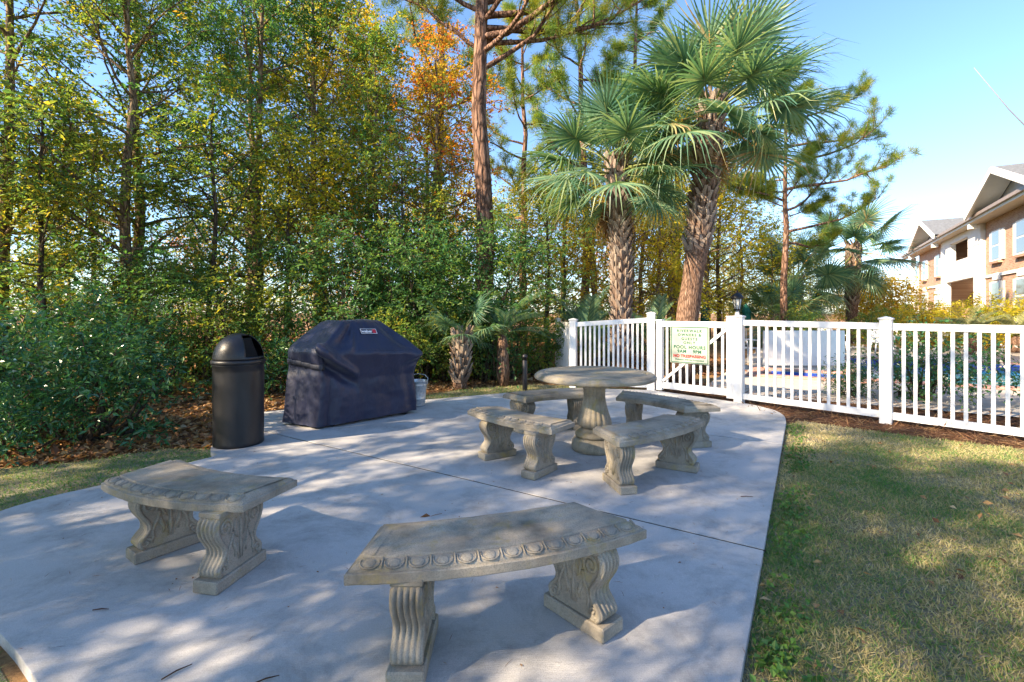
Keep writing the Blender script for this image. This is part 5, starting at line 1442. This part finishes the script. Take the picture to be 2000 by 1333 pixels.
for x, y, rz, s, kd, v in ((-4.9, -1.7, 2.0, .82, HOLLY, 1), (-7.6, .3, 1, 1.0, HOLLY, 0), (-9.6, 3.0, 2.2, .85, HOLLY, 1), (-9.4, -1.8, 5, .85, HOLLY, 1), (-8.0, -3.4, .6, .95, HOLLY, 1), (-11.6, -.6, 3, .95, HOLLY, 0), (-3.0, -4.2, 4, .85, GUM, 0)):
    stand('broadleaf_tree', kd[v], TREE, x, y, 'tree standing outside the picture to the left, shading the patio', 'tree', 'trees left of the picture', rz, s)

thick = [
    (0, -3.4, 9.4, 0, 1.05, 'dense dark thicket shrub straight behind the covered grill'), (1, -4.9, 8.7, 1, .9, 'green thicket shrub between trash can and grill'),
    (0, -1.9, 10.0, 2, 1.1, 'tall dark thicket shrub above the palm stump'), (0, -.45, 10.2, 3, 1.15, 'green thicket shrub at the foot of the thick pine'),
    (0, -6.3, 8.2, 4, .8, 'dark thicket shrub left of the trash can'), (1, -2.2, 8.9, 5, .62, 'low shrub right behind the grill'),
    (1, -1.15, 9.75, 4.4, .66, 'leafy shrub hanging over the ragged palm stump'),
    (1, .5, 10.5, .5, .6, 'low shrub left of the white fence end'), (0, -.5, 9.9, 1.5, .62, 'low dark shrub behind the palm stump'),
    (1, -7.9, 9.4, 2.5, .95, 'green shrub behind the large left shrub'), (0, -1.2, 11.9, 3.3, 1.25, 'tall evergreen shrub in front of the thick pine'),
    (1, 2.5, 12.6, 4.2, .7, 'shrub behind the left fence panel'), (1, 4.35, 12.4, 5.2, .5, 'shrub behind the gate'),
    (1, -9.6, 8.9, 1.7, .95, 'green thicket shrub at the left edge behind the glossy shrubs'), (0, -7.2, 10.6, 5.9, .85, 'dark thicket shrub behind the left shrub row'), (1, -6.1, 11.4, 2.8, .7, 'green thicket shrub between the mossy trunks'),
    (0, -3.0, 11.3, 4.9, 1.3, 'tall dark evergreen shrub left of the thick pine')]
for v, x, y, rz, s, lb in thick: stand('thicket_shrub', THICK[v], SHR, x, y, lb, 'shrub', 'thicket shrubs behind the patio', rz, s)
for v, x, y, rz, s, lb in ((0, -4.6, 5.35, 0, .92, 'large glossy green shrub at the left edge, front of its row'), (0, -6.0, 5.6, 2, .9, 'large glossy green shrub cut by the left edge of the picture'), (1, -6.6, 4.9, 1, 1.0, 'small glossy shrub in the left corner of the shrub row'),
                           (0, -6.4, 7.1, 3.6, 1.05, 'glossy green shrub behind the large left shrub row'), (1, -4.15, 8.1, 4, 1.0, 'small glossy shrub behind the trash can'), (1, -4.9, 4.75, 2.2, .75, 'lowest glossy shrub nearest the lawn at left')):
    stand('glossy_shrub', PITTO[v], SHR, x, y, lb, 'shrub', 'glossy shrubs left of the patio', rz, s)

rb = random.Random(3)
WOOD = {}
for i, (x, y, v, s) in enumerate([(-33, 31, 0, 1), (-27, 29, 0, .9), (-22, 33, 2, 1.0), (-17, 29, 0, .9), (-12.5, 32, 0, 1), (-8.5, 28, 2, .9), (-5.5, 30, 0, .95), (-2, 27, 0, .9), (0.5, 20, 0, .7), (2.5, 24, 1, 1), (4.2, 16.5, 0, .62), (5.8, 21.5, 0, .9),
                                  (6.9, 22.5, 1, .62), (8.2, 24, 0, .85), (6.8, 29, 2, 1.1), (10.2, 30, 0, .9), (12.8, 33, 0, .85), (15.5, 35, 1, .75), (19, 40, 0, .7), (-38, 40, 1, 1.2), (-20, 43, 0, 1.2), (-6, 42, 0, 1.2), (1, 38, 1, 1.2), (22, 47, 1, .7), (26, 55, 2, .7), (6.6, 19.8, 0, .95), (8.6, 21, 0, .9), (10.4, 24, 0, .95), (13.2, 27.5, 0, .85), (18.5, 34, 1, .78), (22.5, 39, 0, .75), (27.5, 44, 1, .6), (33, 48, 2, .5), (3.6, 20.5, 0, .9), (1.3, 17.2, 0, .62), (2.7, 15.8, 0, .58), (5.3, 17.3, 0, .66), (9.3, 22.8, 0, .8), (11.6, 21.2, 0, .5), (14.2, 24.6, 0, .5), (17.8, 30, 0, .62)]):
    ang = x / y
    lm = next(t for lim, t in ((-.93, 'at the far left'), (-.66, 'above the large left shrub'), (-.5, 'above the trash can'), (-.22, 'above the covered grill'), (-.07, 'left of the thick pine'), (.08, 'right of the thick pine'),
              (.19, 'above the left fence panel'), (.3, 'behind the straight palm'), (.4, 'behind the leaning palm'), (.47, 'above the lamp post'), (.58, 'left of the distant palms'), (9, 'beside the golden bush')) if ang < lim)
    WOOD.setdefault((v, lm), []).append((math.hypot(x, y), x, y, s))
for (v, lm), L_ in WOOD.items():
    L_.sort()
    for q, (dist, x, y, s) in enumerate(L_):
        far = '' if len(L_) == 1 else (['nearer ', 'farther '] if len(L_) == 2 else ['nearest ', 'second nearest ', 'third nearest ', 'fourth nearest ', 'fifth nearest ', 'sixth nearest ', 'seventh nearest '])[q]
        stand('broadleaf_tree', BACK[v], TREE, x, y, far + ['sunlit yellow', 'olive green', 'russet autumn'][v] + ' tree of the wood ' + lm, 'tree', 'trees of the wood behind', rb.uniform(0, 6), s)
stand('golden_bush', BUSH[0], SHR, 20.9, 27.2, 'brilliant golden yellow bush left of the brick building', 'bush', None, 0, 1.0)
for x, y, s, lb in ((10.6, 17.6, .75, 'green hedge bush at the far side of the pool, left'), (13.2, 17.2, .75, 'green hedge bush at the far side of the pool, right'), (19.6, 22.0, .7, 'green bush at the foot of the brick building')):
    stand('hedge_bush', BUSH[1], SHR, x, y, lb, 'bush', 'bushes beyond the pool', x, s)

for x, y, s, lb in ((15.9, 18.4, .85, 'yellow green shrub at the left end of the building base'), (17.9, 18.2, .9, 'yellow green shrub before the white balcony bay'), (19.3, 17.6, .9, 'yellow green shrub under the right hand windows')):
    stand('sunlit_shrub', BUSH[2], SHR, x, y, lb, 'shrub', 'sunlit shrubs at the brick building', x, s)
# flowering shrubs inside the fence, right
def flower_shrub(label, x, y, s, seed):
    a, b = shrub(seed, 2.2, 1.4, 1.25, 150, 26, .075, .04, 'leaf_shrub', .14, 10, .15)
    root = stand('flowering_shrub', (a, b), SHR, x, y, label, 'shrub', 'white flowering shrubs inside the fence', seed, s)
    rng = np.random.default_rng(seed + 1); n = 70
    v = unit(rng.normal(size=(n, 3))) * rng.uniform(.8, 1.06, (n, 1)); C = v * np.array([1.1, .75, .62]) + np.array([0, 0, .63]); C[:, 2] = np.maximum(C[:, 2], .12)
    tag(link('flowers', blob_leaves(rng, C, 7, .022, .045, .034, 'flowers', M['flower'], 1, .2), root), kind='stuff')
flower_shrub('white flowering shrub behind the right fence post', 6.5, 7.55, .95, 71)
flower_shrub('white flowering shrub behind the far right fence panel', 8.3, 6.6, 1.05, 72)
flower_shrub('low pale flowered plant behind the fence left of the post', 5.65, 8.0, .5, 73)

# ------------------------------------------------------------------ small things on the patio
def twig(label, x, y, rz, L, z=.004):
    mb = MB(); mb.tube([(-L / 2, 0, .003), (0, L * .06, .004), (L / 2, 0, .003)], [.0025, .003, .0015], 5)
    tag(mb.build('fallen_twig', M['straw'], None, (x, y, z), (0, 0, rz)), label, 'twig', 'twigs scattered on the patio')
for x, y, rz, L, lb in ((-1.28, 1.82, .9, .10, 'thin twig on the concrete at bottom left'), (-.92, 1.78, .5, .09, 'thin twig on the concrete left of the foreground bench'), (-1.9, 2.2, .1, .07, 'short twig in front of the left bench'), (.62, 1.72, -.9, .09, 'twig beside the right leg of the foreground bench'), (.72, 2.95, .2, .06, 'twig right of the foreground bench back corner'), (-.30, 2.95, .4, .07, 'twig lying between the two front benches'), (1.75, 3.55, .0, .09, 'dark twig near the right edge of the patio')):
    twig(lb, x, y, rz, L)
def dry_leaf(label, x, y, z, rz, L=.06):
    mb = MB(); mb.add([(0, 0, .004), (L * .35, L * .3, .016), (L, 0, .006), (L * .35, -L * .3, .014), (L * .5, 0, .003)], [(0, 4, 1), (1, 4, 2), (2, 4, 3), (3, 4, 0)])
    mb.tube([(0, 0, .004), (-L * .5, .01, .012), (-L * .9, .03, .022)], .0012, 4)
    tag(mb.build('dry_leaf', M['litter'], None, (x, y, z), (0, 0, rz)), label, 'leaf')
dry_leaf('curled brown leaf on the back edge of the foreground bench', -.37, 2.17, .447, R(200), .05)
dry_leaf('brown leaf on the patio beside the grass at left', -3.1, 4.0, .002, 1.0)

# bare tree standing just right of the picture; two of its twigs reach into the sky
def bare_tree():
    rng = np.random.default_rng(9)
    root = tag(empty('bare_tree', (7.1, 4.7, GZ)), 'leafless tree at the right edge, only its thin twigs cross the sky', 'tree')
    mb = MB(); mb.tube([(0, 0, 0), (.02, .02, .9), (-.08, 0, 1.9), (-.2, .05, 2.5)], [.07, .055, .045, .03], 8)
    mb.build('trunk', M['bark_grey'], root)
    for pts in ([(-.2, .05, 2.5), (-.9, .15, 2.75), (-1.55, .25, 3.15), (-1.9, .28, 3.55), (-2.25, .3, 4.0)], [(-.2, .05, 2.5), (-.7, .2, 3.1), (-1.2, .25, 3.6), (-1.72, .3, 4.1)], [(-.1, 0, 2.2), (.4, .1, 3.0), (.8, .1, 3.9)], [(-.2, .05, 2.5), (-.2, .3, 3.4), (-.4, .5, 4.3)]):
        b = MB(); b.tube(pts, list(np.linspace(.012, .003, len(pts))), 6); b.build('branch', M['bark_sky_glare'], root)
bare_tree()

# needles and crumbs blown over the slab
rng = np.random.default_rng(15)
P = scatter(rng, PATIO, 950); k = len(P)
A = np.stack([rng.normal(size=k), rng.normal(size=k), np.zeros(k)], 1); N = np.tile(np.array([0, 0, 1.0]), (k, 1)) + rng.normal(size=(k, 3)) * .15
ln = rng.random(k) < .6
me = leaf_mesh('patio_debris', np.concatenate([P, np.full((k, 1), .004)], 1), A, N, np.where(ln, rng.uniform(.03, .09, k), rng.uniform(.008, .022, k)), np.where(ln, .0022, .010), rng.random(k), M['straw'], .05)
tag(link('patio_debris', me), 'brown pine needles and leaf crumbs strewn over the patio', 'debris', kind='stuff')
